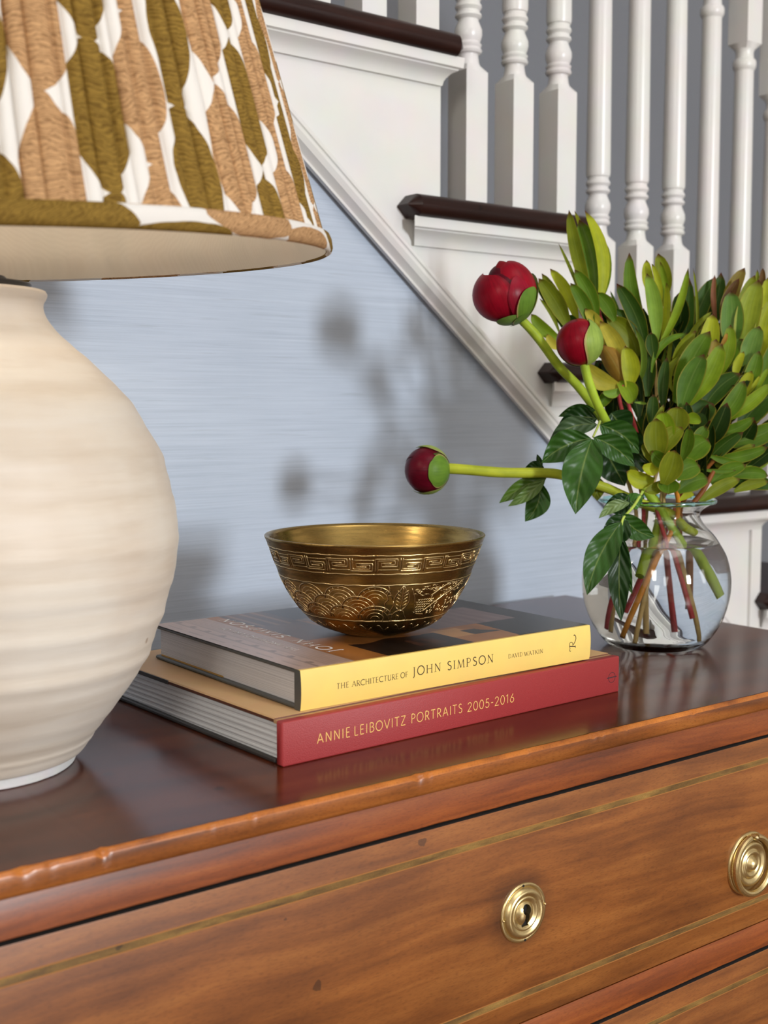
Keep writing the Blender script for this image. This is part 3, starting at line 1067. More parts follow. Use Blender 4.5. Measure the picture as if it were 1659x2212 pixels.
def escutcheon(cx_, cz_, parent):
    xf = ring_xf(cx_, cz_)
    pr = [(0.0002, 0.0052), (0.003, 0.0050), (0.0055, 0.0042), (0.0076, 0.0028), (0.0084, 0.0020), (0.0091, 0.0022), (0.0103, 0.0034), (0.0115, 0.0036), (0.0122, 0.0031),
          (0.0128, 0.0034), (0.0142, 0.0045), (0.0156, 0.0045), (0.0170, 0.0036), (0.0180, 0.0020), (0.0184, 0.0012), (0.0189, 0.0016), (0.0205, 0.0016), (0.0212, 0.0010),
          (0.0213, 0.0001), (0.0213, -0.0012), (0.0002, -0.0012)]
    mb = MB()
    mb.lathe(pr, (0, 0, 0), seg=72, xf=xf, closed=True)
    o = mb.build('escutcheon', M['handle_brass'], parent, sharp=50)
    # keyhole outline
    pts = []
    for k in range(23):
        a = math.radians(-62 + 304 * k / 22)
        pts.append((0.0037 * math.cos(a), 0.0032 + 0.0037 * math.sin(a)))
    pts += [(-0.0021, -0.0035), (-0.0031, -0.0092), (0.0033, -0.0092), (0.0021, -0.0035)]
    n_ = len(pts)
    mk = MB()
    vs = [xf(Vector((px, py, 0.02))) for px, py in pts] + [xf(Vector((px, py, -0.008))) for px, py in pts]
    fs = [tuple(range(n_)), tuple(range(2 * n_ - 1, n_ - 1, -1))] + [(i, i + n_, (i + 1) % n_ + n_, (i + 1) % n_) for i in range(n_)]
    mk.add(vs, fs)
    kh = mk.build('keyhole_cutter', M['black_hole'], parent, smooth=False)
    cut(o, kh)
    # the black lock opening behind
    mk = MB()
    vs = [xf(Vector((px * 1.0, py * 1.0, 0.0007))) for px, py in pts] + [xf(Vector((px, py, 0.0002))) for px, py in pts]
    mk.add(vs, fs)
    k2 = mk.build('keyhole', M['black_hole'], o, smooth=False)
    for a, hole in ((93, 1), (182, 0), (273, 1), (5, 0)):
        px, py = 0.0197 * math.cos(math.radians(a)), 0.0197 * math.sin(math.radians(a))
        pm = MB()
        pm.lathe([(0.0009, 0.0012), (0.0009, 0.0019 if hole else 0.0022), (0.0005, 0.0019 if hole else 0.0027), (0.0001, 0.0019 if hole else 0.0029)],
                 (px, py, 0), seg=10, xf=xf, cap1=True)
        pm.build('pin_hole' if hole else 'pin', M['black_hole'] if hole else M['handle_brass'], o)
    return o


def pull(cx_, cz_, parent):
    xf = ring_xf(cx_, cz_)
    pr = [(0.0002, 0.0088), (0.0025, 0.0084), (0.0048, 0.0068), (0.0062, 0.0046), (0.0070, 0.0042), (0.0080, 0.0050), (0.0098, 0.0062), (0.0112, 0.0056), (0.0122, 0.0042), (0.0130, 0.0042),
          (0.0145, 0.0054), (0.0165, 0.0062), (0.0182, 0.0054), (0.0192, 0.0032), (0.0200, 0.0022), (0.0222, 0.0022), (0.0238, 0.0028), (0.0252, 0.0026), (0.0262, 0.0016), (0.0263, 0.0)]
    mb = MB()
    mb.lathe(pr, (0, 0, 0), seg=72, xf=xf, cap0=True)
    o = mb.build('pull', M['handle_brass'], parent, sharp=60)
    pth, rad = [], []
    for k in range(64):
        a = math.radians(99 + 340 * k / 63)
        R_ = 0.0232
        pth.append(xf(Vector((R_ * math.cos(a), R_ * math.sin(a) - 0.0004, 0.0055 + 0.0022 * (1 - math.sin(a)) * 0.5))))
        rad.append(0.0027)
    MB().tube(pth, rad, 10).build('ring_handle', M['handle_brass'], o)
    kb = MB()
    kb.lathe([(0.0022, 0.001), (0.0022, 0.0072), (0.0017, 0.0086), (0.0006, 0.0094), (0.0001, 0.0095)], (0.0016, 0.0226, 0), seg=14, xf=xf, cap1=True)
    kb.build('pivot_post', M['handle_brass'], o)
    return o


def drawer(za, zb, ky, py):
    mb = MB()
    mb.bbox((RA + 0.001, YD - 0.0002, zb + 0.0006), (RB - 0.001, 0.6125, za - 0.0019), 0.0009, xf=WX)
    d = mb.build('drawer', [M['wood_front'], M['dark_gap']], CH, sharp=30)
    for p in d.data.polygons:                   # top and bottom edges blackened, painting in the gap's shade
        if abs(p.normal.z) > 0.9:
            p.material_index = 1
    # stringing let into the front, all round
    for (a, b) in (((RA + 0.018, za - 0.0235), (RB - 0.018, za - 0.0185)), ((RA + 0.018, zb + 0.0185), (RB - 0.018, zb + 0.0235)),
                   ((RA + 0.018, zb + 0.0235), (RA + 0.023, za - 0.0235)), ((RB - 0.023, zb + 0.0235), (RB - 0.018, za - 0.0235))):
        MB().box((a[0], YD - 0.00035, a[1]), (b[0], YD + 0.0004, b[1]), xf=WX).build('inlay_band', M['inlay'], d, smooth=False)
        lm = MB()
        if b[0] - a[0] > 0.1:
            for zz in (a[1], b[1]):
                lm.box((a[0], YD - 0.00045, zz - 0.00035), (b[0], YD + 0.0003, zz + 0.00035), xf=WX)
        else:
            for xx in (a[0], b[0]):
                lm.box((xx - 0.00035, YD - 0.00045, a[1]), (xx + 0.00035, YD + 0.0003, b[1]), xf=WX)
        lm.build('inlay_line', M['inlay_line'], d, smooth=False)
    escutcheon(0.5672, ky, d)
    pull(0.8213, py, d)
    pull(0.2900, py, d)
    return d


drawer(-0.0400, -0.1996, -0.1190, -0.1428)
drawer(-0.2234, -0.4036, -0.310, -0.335)
drawer(-0.4274, -0.6326, -0.528, -0.553)
for fx in (XA + 0.012, XB - 0.072):
    for fy in (0.59, YB - 0.07):
        mb = MB()
        mb.box((fx, fy, 0), (fx + 0.06, fy + 0.06, 0.102))
        mb.build('foot', M['wood_rail'], CH, smooth=False)

# ------------------------------------------------------------------ table lamp
LX, LY = 0.2505, 0.770
LA = thing('table_lamp', W(LX, LY, 0), 'table lamp with cream ceramic jar base and pleated brown print shade', 'lamp')
prof = [(0.0615, 0.0), (0.0640, 0.0005), (0.0652, 0.003), (0.0668, 0.0068), (0.0682, 0.0078), (0.0700, 0.0085), (0.0728, 0.0115), (0.0752, 0.0148), (0.0775, 0.0175), (0.0792, 0.0205), (0.0830, 0.0250), (0.0868, 0.030), (0.0946, 0.040),
        (0.1015, 0.050), (0.1078, 0.060), (0.1131, 0.070), (0.1173, 0.080), (0.1211, 0.090), (0.1244, 0.100), (0.1274, 0.110), (0.1301, 0.120), (0.1322, 0.130),
        (0.1333, 0.140), (0.1335, 0.150), (0.1329, 0.160), (0.1317, 0.170), (0.1298, 0.180), (0.1272, 0.190), (0.1238, 0.200), (0.1194, 0.210), (0.1141, 0.220),
        (0.1072, 0.230), (0.0987, 0.240), (0.0887, 0.250), (0.0778, 0.260), (0.0667, 0.270), (0.0580, 0.2785), (0.0534, 0.285), (0.0512, 0.291), (0.0512, 0.2955), (0.0528, 0.2985),
        (0.0536, 0.3010), (0.0528, 0.3028), (0.0500, 0.3038), (0.030, 0.3040)]


def smooth_prof(pr, n):
    """Catmull-Rom through (r, z) points, even in parameter"""
    out = []
    m_ = len(pr)
    for k in range(n):
        t = k / (n - 1) * (m_ - 1)
        i = min(int(t), m_ - 2)
        f = t - i
        p0, p1, p2, p3 = (pr[max(0, i - 1)], pr[i], pr[i + 1], pr[min(m_ - 1, i + 2)])
        q = []
        for a in (0, 1):
            q.append(0.5 * ((2 * p1[a]) + (-p0[a] + p2[a]) * f + (2 * p0[a] - 5 * p1[a] + 4 * p2[a] - p3[a]) * f * f + (-p0[a] + 3 * p1[a] - 3 * p2[a] + p3[a]) * f ** 3))
        out.append(tuple(q))
    return out


def throw(a, z):
    k = min(1, max(0, (z - 0.004) / 0.02)) * min(1, max(0, (0.30 - z) / 0.03))
    sp = z + 0.0016 * math.sin(a + 1.0)
    rings = mnoise.noise(Vector((sp * 62, 1.7, 0))) * 0.0017 + mnoise.noise(Vector((sp * 150, 9.2, 0))) * 0.0007
    lump = mnoise.noise(Vector((math.cos(a) * 1.3, math.sin(a) * 1.3, z * 16))) * 0.0010
    return k * (rings + lump)


sp_ = smooth_prof(prof, 230)
mb = MB()
mb.lathe([q for q in sp_ if q[1] >= 0.0072], W(LX, LY, 0), seg=120, jit=throw, cap1=True)
mb.build('base', M['ceramic'], LA, sharp=0)
mb = MB()
mb.lathe([q for q in sp_ if q[1] <= 0.0080], W(LX, LY, 0), seg=120, cap0=True,
         jit=lambda a, z: mnoise.noise(Vector((math.cos(a) * 5, math.sin(a) * 5, z * 90))) * 0.0007)
mb.build('foot_ring', M['bisque'], LA)
mb = MB()
mb.lathe([(0.0438, 0.3040), (0.0442, 0.3046), (0.0442, 0.3074), (0.0436, 0.3082), (0.0292, 0.3084), (0.0288, 0.3090), (0.0288, 0.3116), (0.0280, 0.3124), (0.006, 0.3126),
          (0.006, 0.3300), (0.014, 0.3310), (0.014, 0.372), (0.010, 0.374)], W(LX, LY, 0), seg=64, cap0=True, cap1=True)
mb.build('cap', M['black_metal'], LA)
BULB, bnt, bp_ = newmat('bulb_fill')
bp_.inputs['Emission Color'].default_value = (1.0, 0.86, 0.68, 1)
bp_.inputs['Emission Strength'].default_value = 34.0  # glow added to brighten the shade lining and the neck
mb = MB()
mb.lathe([(0.013, 0.373), (0.014, 0.380), (0.022, 0.398), (0.028, 0.415), (0.0295, 0.428), (0.027, 0.441), (0.019, 0.453), (0.008, 0.4585), (0.0002, 0.459)], W(LX, LY, 0), seg=32)
mb.build('bulb', BULB, LA)
# shade: a pleated cone, tilted a little
SB, SR, SH, ST_R = 0.3209, 0.2312, 0.262, 0.166
TA, TB = 0.0519, 0.0251
SHC = W(LX, LY, SB)
TM = Matrix(((1, 0, -TA), (0, 1, -TB), (TA, TB, 1))).to_4x4()


def shade_pt(a, h, r):
    return SHC + TM @ Vector((r * math.cos(a), r * math.sin(a), h))


rng = random.Random(11)
pl = []                          # pleats: (start angle, width, depth, uv jump)
a = 0.0
while a < 2 * PI - 0.02:
    w = rng.uniform(0.024, 0.062)
    if a + w > 2 * PI - 0.02:
        w = 2 * PI - a
    pl.append((a, w, rng.uniform(0.0020, 0.0056), rng.uniform(0.03, 0.30) if rng.random() < 0.7 else 0.0))
    a += w
HB = 0.0115                      # height of the bias trim
TAU_COLS = 34.0
mb = MB()
NV = 22
offs, uacc = [], 0.0
colsA = []
for (a0, w, dep, jump) in pl:
    ns = 9
    for k in range(ns + 1):
        f = k / ns
        prof_ = (math.sin(PI * f)) ** 0.55
        colsA.append((a0 + w * f, prof_, dep, uacc + f * w / (2 * PI) * TAU_COLS))
    uacc += w / (2 * PI) * TAU_COLS + jump
nA = len(colsA)
vs, uvs, fs = [], [], []
for j in range(NV + 1):
    h = HB * 0.6 + (SH - HB * 0.6) * j / NV
    for (an, pf, dep, uu) in colsA:
        t = h / SH
        amp = dep * (0.45 + 0.55 * min(1, h / 0.05)) * (1 + 0.25 * t)
        rr = lerp(SR, ST_R, t) + (pf - 1.0) * amp + 0.0006
        wob = 0.0015 * mnoise.noise(Vector((an * 9, h * 14, 0)))
        vs.append(shade_pt(an + wob, h, rr))
        uvs.append((uu, h / 0.0735 + 0.03 * math.sin(uu * 3.1)))
for j in range(NV):
    for i in range(nA - 1):
        b = j * nA + i
        fs.append((b, b + 1, b + nA + 1, b + nA))
mb.add(vs, fs, 0, uvs)
shade = mb.build('shade', M['shade_cloth'], LA, sharp=0)
mb = MB()
SEG = 240
pr = [(SR - 0.0012, 0.0004), (SR + 0.0002, -0.0006), (SR + 0.0022, 0.0004), (SR + 0.0030, 0.0030), (SR + 0.0024, 0.0080), (SR + 0.0012, HB - 0.0006), (SR - 0.0014, HB + 0.0003)]
vs, uvs, fs = [], [], []
for i in range(SEG + 1):
    an = 2 * PI * i / SEG
    for j, (r_, h_) in enumerate(pr):
        vs.append(shade_pt(an, h_, r_ - (0.262 * h_ / SH * 0)))
        q = an * SR / 0.075
        uvs.append((h_ / 0.026 + q * 0.55 + 0.9, q * 0.85 - h_ / 0.05))
n = len(pr)
for i in range(SEG):
    for j in range(n - 1):
        fs.append((i * n + j, i * n + j + 1, (i + 1) * n + j + 1, (i + 1) * n + j)[::-1])
mb.add(vs, fs, 0, uvs)
mb.build('shade_trim', M['shade_cloth'], shade, sharp=0)
mb = MB()
mb.grid(lambda u, v: shade_pt(2 * PI * u, 0.0008 + (SH - 0.001) * v, lerp(SR - 0.0016 - 0.0065 * min(1, v / 0.06), ST_R - 0.009, v) + 0.0007 * math.sin(u * 2 * PI * 97) * (1 - v) ** 6 * min(1, v / 0.05)), 400, 36, flip=True)
mb.build('shade_lining', M['lining'], shade, sharp=0)
mb = MB()
for k in range(3):
    an = 2 * PI * k / 3 + 0.4
    mb.tube([shade_pt(an, SH - 0.004, ST_R - 0.006), shade_pt(an, SH - 0.012, 0.012)], 0.0015, 6)
mb.tube([shade_pt(2 * PI * k / 24, SH - 0.012, 0.012) for k in range(25)], 0.002, 6)
for sg in (-1, 1):
    mb.tube([W(LX + sg * 0.012, LY, 0.335), W(LX + sg * 0.045, LY, 0.38), W(LX + sg * 0.052, LY, 0.45), W(LX + sg * 0.035, LY, 0.52), shade_pt(0, SH - 0.012, 0.0)], 0.0018, 8)
mb.build('shade_carrier', M['black_metal'], LA)

# ------------------------------------------------------------------ lettering
def arc(cx_, cy_, rx, ry, a0, a1, n=14):
    return [(cx_ + rx * math.cos(math.radians(lerp(a0, a1, k / n))), cy_ + ry * math.sin(math.radians(lerp(a0, a1, k / n)))) for k in range(n + 1)]


# glyph: width, [(weight k/n, serif ends b/t/-, points)]
GL = {
    'A': (.74, [('n', 'b', [(.02, 0), (.36, 1)]), ('k', 'b', [(.36, 1), (.72, 0)]), ('n', '', [(.14, .34), (.60, .34)])]),
    'B': (.60, [('k', 'bt', [(.1, 0), (.1, 1)]), ('n', '', [(.1, 1)] + arc(.28, .77, .25, .23, 90, -90) + [(.1, .54)]), ('n', '', [(.1, .54)] + arc(.29, .27, .29, .27, 90, -90) + [(.1, 0)])]),
    'C': (.78, [('k', '', arc(.48, .5, .46, .52, 48, 312, 22))]),
    'D': (.76, [('k', 'bt', [(.1, 0), (.1, 1)]), ('n', '', [(.1, 1), (.26, 1)] + arc(.26, .5, .46, .5, 90, -90, 18) + [(.1, 0)])]),
    'E': (.54, [('k', 'bt', [(.1, 0), (.1, 1)]), ('n', '', [(.1, 1), (.50, 1)]), ('n', '', [(.1, .52), (.44, .52)]), ('n', '', [(.1, 0), (.52, 0)])]),
    'F': (.52, [('k', 'bt', [(.1, 0), (.1, 1)]), ('n', '', [(.1, 1), (.50, 1)]), ('n', '', [(.1, .52), (.44, .52)])]),
    'H': (.78, [('k', 'bt', [(.1, 0), (.1, 1)]), ('k', 'bt', [(.68, 0), (.68, 1)]), ('n', '', [(.1, .52), (.68, .52)])]),
    'I': (.22, [('k', 'bt', [(.11, 0), (.11, 1)])]),
    'J': (.30, [('k', 't', [(.18, 1), (.18, -.02)] + arc(-.02, -.05, .20, .22, 0, -70, 6))]),
    'K': (.66, [('k', 'bt', [(.1, 0), (.1, 1)]), ('n', 't', [(.58, 1), (.1, .45)]), ('k', 'b', [(.24, .60), (.64, 0)])]),
    'L': (.50, [('k', 'bt', [(.1, 0), (.1, 1)]), ('n', '', [(.1, 0), (.49, 0)])]),
    'M': (.92, [('n', 'b', [(.08, 0), (.15, 1)]), ('k', '', [(.15, 1), (.46, .02)]), ('n', '', [(.46, .02), (.77, 1)]), ('k', 'b', [(.77, 1), (.85, 0)])]),
    'N': (.78, [('n', 'b', [(.1, 0), (.1, 1)]), ('k', '', [(.1, 1), (.68, 0)]), ('n', 't', [(.68, 0), (.68, 1)])]),
    'O': (.88, [('k', '', arc(.44, .5, .42, .52, 0, 360, 30))]),
    'P': (.56, [('k', 'bt', [(.1, 0), (.1, 1)]), ('n', '', [(.1, 1), (.26, 1)] + arc(.26, .74, .27, .26, 90, -90) + [(.1, .48)])]),
    'R': (.62, [('k', 'bt', [(.1, 0), (.1, 1)]), ('n', '', [(.1, 1), (.26, 1)] + arc(.26, .74, .27, .26, 90, -90) + [(.1, .48)]), ('k', 'b', [(.26, .48), (.60, 0)])]),
    'S': (.54, [('k', '', arc(.27, .755, .20, .245, 35, 180, 9) + [(.10, .66), (.27, .51), (.44, .36)][1:2] + arc(.27, .26, .23, .27, 60, -145, 13))]),
    'T': (.60, [('k', 'b', [(.30, 0), (.30, 1)]), ('n', '', [(.0, 1), (.60, 1)])]),
    'U': (.72, [('k', 't', [(.1, 1), (.1, .32)] + arc(.36, .28, .26, .30, 180, 360, 14)), ('n', 't', [(.62, .28), (.62, 1)])]),
    'V': (.70, [('k', 't', [(0, 1), (.35, 0)]), ('n', 't', [(.35, 0), (.70, 1)])]),
    'W': (1.0, [('k', 't', [(0, 1), (.27, 0)]), ('n', '', [(.27, 0), (.50, .95)]), ('k', '', [(.50, .95), (.73, 0)]), ('n', 't', [(.73, 0), (1.0, 1)])]),
    'Z': (.60, [('n', '', [(.02, 1), (.58, 1)]), ('k', '', [(.58, 1), (.02, 0)]), ('n', '', [(.02, 0), (.58, 0)])]),
    '0': (.62, [('k', '', arc(.31, .5, .27, .51, 0, 360, 26))]),
    '1': (.34, [('k', '', [(.02, .84), (.22, 1), (.22, 0)])]),
    '2': (.58, [('k', '', arc(.28, .74, .23, .26, 165, -30, 12) + [(.04, 0), (.55, 0)])]),
    '5': (.56, [('k', '', [(.48, 1), (.15, 1), (.10, .56)] + arc(.26, .31, .26, .31, 120, -150, 14))]),
    '6': (.58, [('k', '', [(.44, 1), (.12, .48)] + arc(.30, .29, .25, .29, 150, 510, 20))]),
    '-': (.36, [('k', '', [(.04, .46), (.32, .46)])]),
    ' ': (.36, []),
}


def text_strokes(s, track, serif):
    """returns strokes [(pts, weight)] on cap height 1 and the total width"""
    x = 0.0
    out = []
    for ch in s:
        w, st = GL[ch]
        for wt, ends, pts in st:
            pp = [(px + x, py) for px, py in pts]
            if serif:
                out.append((pp, 0.115 if wt == 'k' else 0.055))
                for e in ends:
                    yv = 0 if e == 'b' else 1
                    for px, py in (pp[0], pp[-1]):
                        if abs(py - yv) < 0.02:
                            out.append(([(px - 0.13, yv + (0.018 if yv == 0 else -0.018)), (px + 0.13, yv + (0.018 if yv == 0 else -0.018))], 0.036))
            else:
                out.append((pp, 0.085))
        x += w + track
    return out, x - track


def ribbon(mb, pts, w, place):
    """flat stroke with mitred joints"""
    n_ = len(pts)
    P = [Vector((a, b)) for a, b in pts]
    closed = (P[0] - P[-1]).length < 1e-5 and n_ > 3
    Lf, Rt = [], []
    for i in range(n_):
        if closed:
            d0 = (P[i] - P[i - 1 if i else n_ - 2]).normalized()
            d1 = (P[(i + 1) if i < n_ - 1 else 1] - P[i]).normalized()
        else:
            d0 = (P[i] - P[i - 1]).normalized() if i else (P[1] - P[0]).normalized()
            d1 = (P[i + 1] - P[i]).normalized() if i < n_ - 1 else d0
        t = d0 + d1
        t = t.normalized() if t.length > 1e-4 else d1
        nrm = Vector((-t.y, t.x))
        k = 1 / max(0.5, nrm.dot(Vector((-d1.y, d1.x))))
        Lf.append(P[i] + nrm * (w / 2) * k)
        Rt.append(P[i] - nrm * (w / 2) * k)
    vs = [place(q.x, q.y) for q in Lf] + [place(q.x, q.y) for q in Rt]
    fs = [(i, i + n_, i + n_ + 1, i + 1) for i in range(n_ - 1)]
    mb.add(vs, fs)


def write(name, s, frame, x_a, x_b, base, cap, mat, parent, serif=True, track=0.16, bold=1.0):
    st, w = text_strokes(s, track, serif)
    k = (x_b - x_a) / w
    mb = MB()
    for pts, wt in st:
        # keep stroke weight true while the line is set to its measured width
        ribbon(mb, [(x_a + px * k, base + py * cap) for px, py in pts], wt * bold * min(cap, k), frame)
    return mb.build(name, mat, parent, smooth=False)


# ------------------------------------------------------------------ red book
RB_O = W(0.4062, 0.6426, 0)
ang = math.radians(1.83)
RX, RYv = Vector((math.cos(ang), math.sin(ang), 0)), Vector((-math.sin(ang), math.cos(ang), 0))
RXF = lambda p: RB_O + RX * p.x + RYv * p.y + Vector((0, 0, p.z))
RBK = thing('book', RB_O + RX * 0.165 + RYv * 0.127, 'thick book with dark red cloth spine and gold title, lower of the two stacked books', 'book', 'books stacked on the chest')
RS, RD, RH = 0.330, 0.256, 0.0302
MB().bbox((0, 0.0, 0), (RS, 0.0075, RH - 0.0008), 0.0012, xf=RXF, segs=3).build('spine', M['red_cloth'], RBK, sharp=50)
mb = MB()
mb.box((0.001, 0.006, RH - 0.0034), (RS - 0.001, 0.0112, RH - 0.0012), xf=RXF)
mb.build('hinge', M['tan_paper'], RBK, smooth=False)
for nm, za, zb, em in (('front_board', RH - 0.0034, RH, M['brown_board']), ('back_board', 0.0, 0.0032, M['brown_board'])):
    mb = MB()
    mb.bbox((0.001, 0.0105, za), (RS - 0.001, RD, zb), 0.0009, xf=RXF, segs=2)
    o = mb.build(nm, [em, M['tan_paper'], M['dark_board']], RBK, sharp=40)
    for p in o.data.polygons:
        c = p.center + OFF[RBK] - RB_O
        if abs(p.normal.z) > 0.6 and c.z > RH - 0.0012 and nm == 'front_board':
            p.material_index = 1
    if nm == 'back_board':
        for p in o.data.polygons:
            p.material_index = 2
# darker printed half of the board edge, farther from the spine
MB().box((0.0006, 0.150, RH - 0.0032), (0.0014, RD - 0.002, RH - 0.0003), xf=RXF).build('edge_print', M['dark_board'], RBK, smooth=False)
mb = MB()
mb.grid(lambda u, v: RXF(Vector((0.0035 + 0.0004 * math.sin(v * 40 + u * 3), lerp(0.0065, RD - 0.005, u), lerp(0.0031, RH - 0.0033, v)))), 6, 40, flip=True)
mb.box((0.0037, 0.0066, 0.0031), (RS - 0.0035, RD - 0.005, RH - 0.0033), xf=RXF)
mb.build('page_block', M['pages_white'], RBK, smooth=False)
FR = lambda a, b: RXF(Vector((a, -0.00012, b)))
write('title_lettering', 'ANNIE', FR, .0275, .0545, .0109, .0064, M['ink_gold'], RBK, False, .24)
write('title_lettering', 'LEIBOVITZ', FR, .0579, .1029, .0109, .0064, M['ink_gold'], RBK, False, .22)
write('title_lettering', 'PORTRAITS', FR, .1080, .1563, .0109, .0064, M['ink_gold'], RBK, False, .22)
write('title_lettering', '2005-2016', FR, .1616, .2090, .0105, .0064, M['ink_gold'], RBK, False, .20)
mb = MB()
ribbon(mb, arc(.3204, .0130, .0041, .0041, 0, 360, 40), .00042, FR)
ribbon(mb, [(.3143, .0130), (.3262, .0132)], .00075, FR)
mb.build('spine_emblem', M['ink_dark'], RBK, smooth=False)

# ------------------------------------------------------------------ yellow book
YO = W(0.4293, 0.6562, 0.0303)
YXF = lambda p: YO + p
YBK = thing('book', YO + Vector((0.137, 0.105, 0)), 'book with pale yellow spine and photographic jacket, upper book carrying the brass bowl', 'book', 'books stacked on the chest')
YS, YDp, YH = 0.2746, 0.2115, 0.0274
pr = []
for k in range(13):
    f = k / 12
    pr.append((-0.0014 * math.sin(PI * f) ** 0.7 + 0.0006, lerp(0.0001, YH, f)))
mb = MB()
vs, fs = [], []
for xx, sh in ((0.0, 0), (YS * .5, 0), (YS, 0)):
    for (yy, zz) in pr:
        vs.append(YXF(Vector((xx, yy, zz))))
    vs += [YXF(Vector((xx, 0.0075, YH))), YXF(Vector((xx, 0.0075, 0.0001)))]
n = len(pr) + 2
for s in range(2):
    for j in range(n):
        fs.append((s * n + j, s * n + (j + 1) % n, (s + 1) * n + (j + 1) % n, (s + 1) * n + j))
fs += [tuple(range(n)), tuple(2 * n + k for k in range(n))[::-1]]
mb.add(vs, fs)
o = mb.build('spine', [M['yellow_paper'], M['grey_board']], YBK, sharp=40)
for p in o.data.polygons:
    if abs(p.normal.x) > 0.9:
        p.material_index = 1
for nm, za, zb in (('front_board', YH - 0.0030, YH), ('back_board', 0.0, 0.0030)):
    MB().bbox((0.0004, 0.007, za), (YS - 0.0004, YDp, zb), 0.0010, xf=YXF, segs=2).build(nm, M['grey_board'], YBK, sharp=40)
mb = MB()
mb.box((0.0034, 0.006, 0.0030), (YS - 0.0034, YDp - 0.004, YH - 0.0030), xf=YXF)
mb.build('page_block', M['pages_grey'], YBK, smooth=False)
MB().box((0.0026, 0.108, 0.0030), (0.0036, YDp - 0.006, 0.0040), xf=YXF).build('endpaper', M['gold_paper'], YBK, smooth=False)
# printed jacket on the front board: a photograph, upright when read from the spine
NXp, NYp = 260, 200


def jacket_colour(x, y):
    """x along the spine from the left end, y away from the spine (metres)"""
    n1 = mnoise.noise(Vector((x * 90, y * 16, 0.3)))
    n2 = mnoise.noise(Vector((x * 420, y * 60, 2.3)))
    n3 = mnoise.noise(Vector((x * 40, y * 40, 5.3)))
    c = Vector((0.30, 0.118, 0.030)) * (1 + 0.35 * n1 + 0.2 * n3)
    if x < 0.046:                                    # pale facade with a moulded cornice
        c = Vector((0.40, 0.285, 0.245)) * (1 + 0.10 * n2)
        if 0.006 < x < 0.0075 and (int(y * 90) % 3):
            c *= 0.72
        if 0.0155 < x < 0.0178:
            c *= 0.62
        q = (y - 0.006) / 0.0235
        f = q - math.floor(q)
        if 0.0172 < x < 0.0216 and abs(f - 0.5) < 0.10 + (0.0216 - x) * 18:
            c *= 0.55
        if 0.024 < x < 0.0265:
            c *= 0.80 + 0.12 * math.sin(y * 2600)
        if 0.0265 < x < 0.046:
            c *= 0.90 + 0.10 * math.sin(x * 1900)
    elif x < 0.0575:
        c = Vector((0.33, 0.135, 0.040)) * (1 + 0.22 * n1)
    else:
        if y > 0.150 and x < 0.15:                   # shaded arcade
            c = Vector((0.085, 0.045, 0.032)) * (1 + 0.5 * n1)
            if (x * 80) % 1 < 0.35:
                c += Vector((0.13, 0.06, 0.025))
        if 0.060 < x < 0.101 and 0.083 < y < 0.150:  # brown opening
            c = Vector((0.115, 0.062, 0.042)) * (1 + 0.25 * n1)
        if 0.105 < x < 0.165 and 0.066 < y < 0.160:
            c = Vector((0.17, 0.10, 0.075)) * (1 + 0.5 * n1)
        if 0.074 < x < 0.156 and 0.0 < y < 0.050 + 0.006 * n3:   # black window
            c = Vector((0.020, 0.012, 0.009)) * (1 + 0.4 * n1)
            if 0.115 < x < 0.140 and 0.015 < y < 0.038 and n2 > 0.1:
                c += Vector((0.05, 0.015, 0.006))
        if 0.155 < x < 0.180 and 0.026 < y < 0.054:  # sunlit wall
            c = Vector((0.46, 0.235, 0.085)) * (1 + 0.1 * n1)
        if 0.155 <= x < 0.205 and y <= 0.026:
            c = Vector((0.33, 0.14, 0.045)) * (1 + 0.15 * n1)
        if 0.176 < x < 0.202 and 0.026 < y < 0.044 and n3 > -0.15:
            c = Vector((0.045, 0.035, 0.030))
        if 0.165 < x < 0.25 and 0.060 < y < 0.125:   # mauve facade
            c = Vector((0.155, 0.105, 0.105)) * (1 + 0.35 * mnoise.noise(Vector((x * 160, y * 20, 1))))
        if x > 0.206 - 0.1 * max(0, 0.05 - y) and not (x < 0.25 and 0.060 < y < 0.125):
            c = Vector((0.026, 0.024, 0.025)) * (1 + 0.3 * n1)
        if x > 0.10 and y > 0.160:
            c = Vector((0.040, 0.033, 0.034)) * (1 + 0.3 * n1)
    return c


mb = MB()
ya = 0.0012
mb.grid(lambda u, v: YXF(Vector((u * YS, lerp(ya, YDp + 0.0004, v), YH + 0.00018 - 0.0006 * max(0, (0.02 - v) / 0.02) ** 2))), NXp, NYp)
cv = mb.build('jacket_print', M['cover_print'], YBK, smooth=True, sharp=0)
vc = cv.data.color_attributes.new('print', 'FLOAT_COLOR', 'POINT')
buf = []
for j in range(NYp + 1):
    for i in range(NXp + 1):
        c = jacket_colour(i / NXp * YS, lerp(ya, YDp, j / NYp))
        buf += [max(0, c.x), max(0, c.y), max(0, c.z), 1.0]
vc.data.foreach_set('color', buf)
FY = lambda a, b: YXF(Vector((a, -0.00014 + 0.0006 - 0.0014 * math.sin(PI * min(1, max(0, b / YH))) ** 0.7, b)))
write('title_lettering', 'THE', FY, .0285, .0385, .0112, .0037, M['ink_brown'], YBK, True, .20)
write('title_lettering', 'ARCHITECTURE', FY, .0412, .0809, .0110, .0037, M['ink_brown'], YBK, True, .16)
write('title_lettering', 'OF', FY, .0829, .0895, .0112, .0037, M['ink_brown'], YBK, True, .16)
write('title_lettering', 'JOHN', FY, .0939, .1194, .0114, .0060, M['ink_brown'], YBK, True, .26)
write('title_lettering', 'SIMPSON', FY, .1256, .1702, .0112, .0061, M['ink_brown'], YBK, True, .26)
write('author_lettering', 'DAVID', FY, .1856, .2000, .0120, .0031, M['ink_brown'], YBK, True, .22)
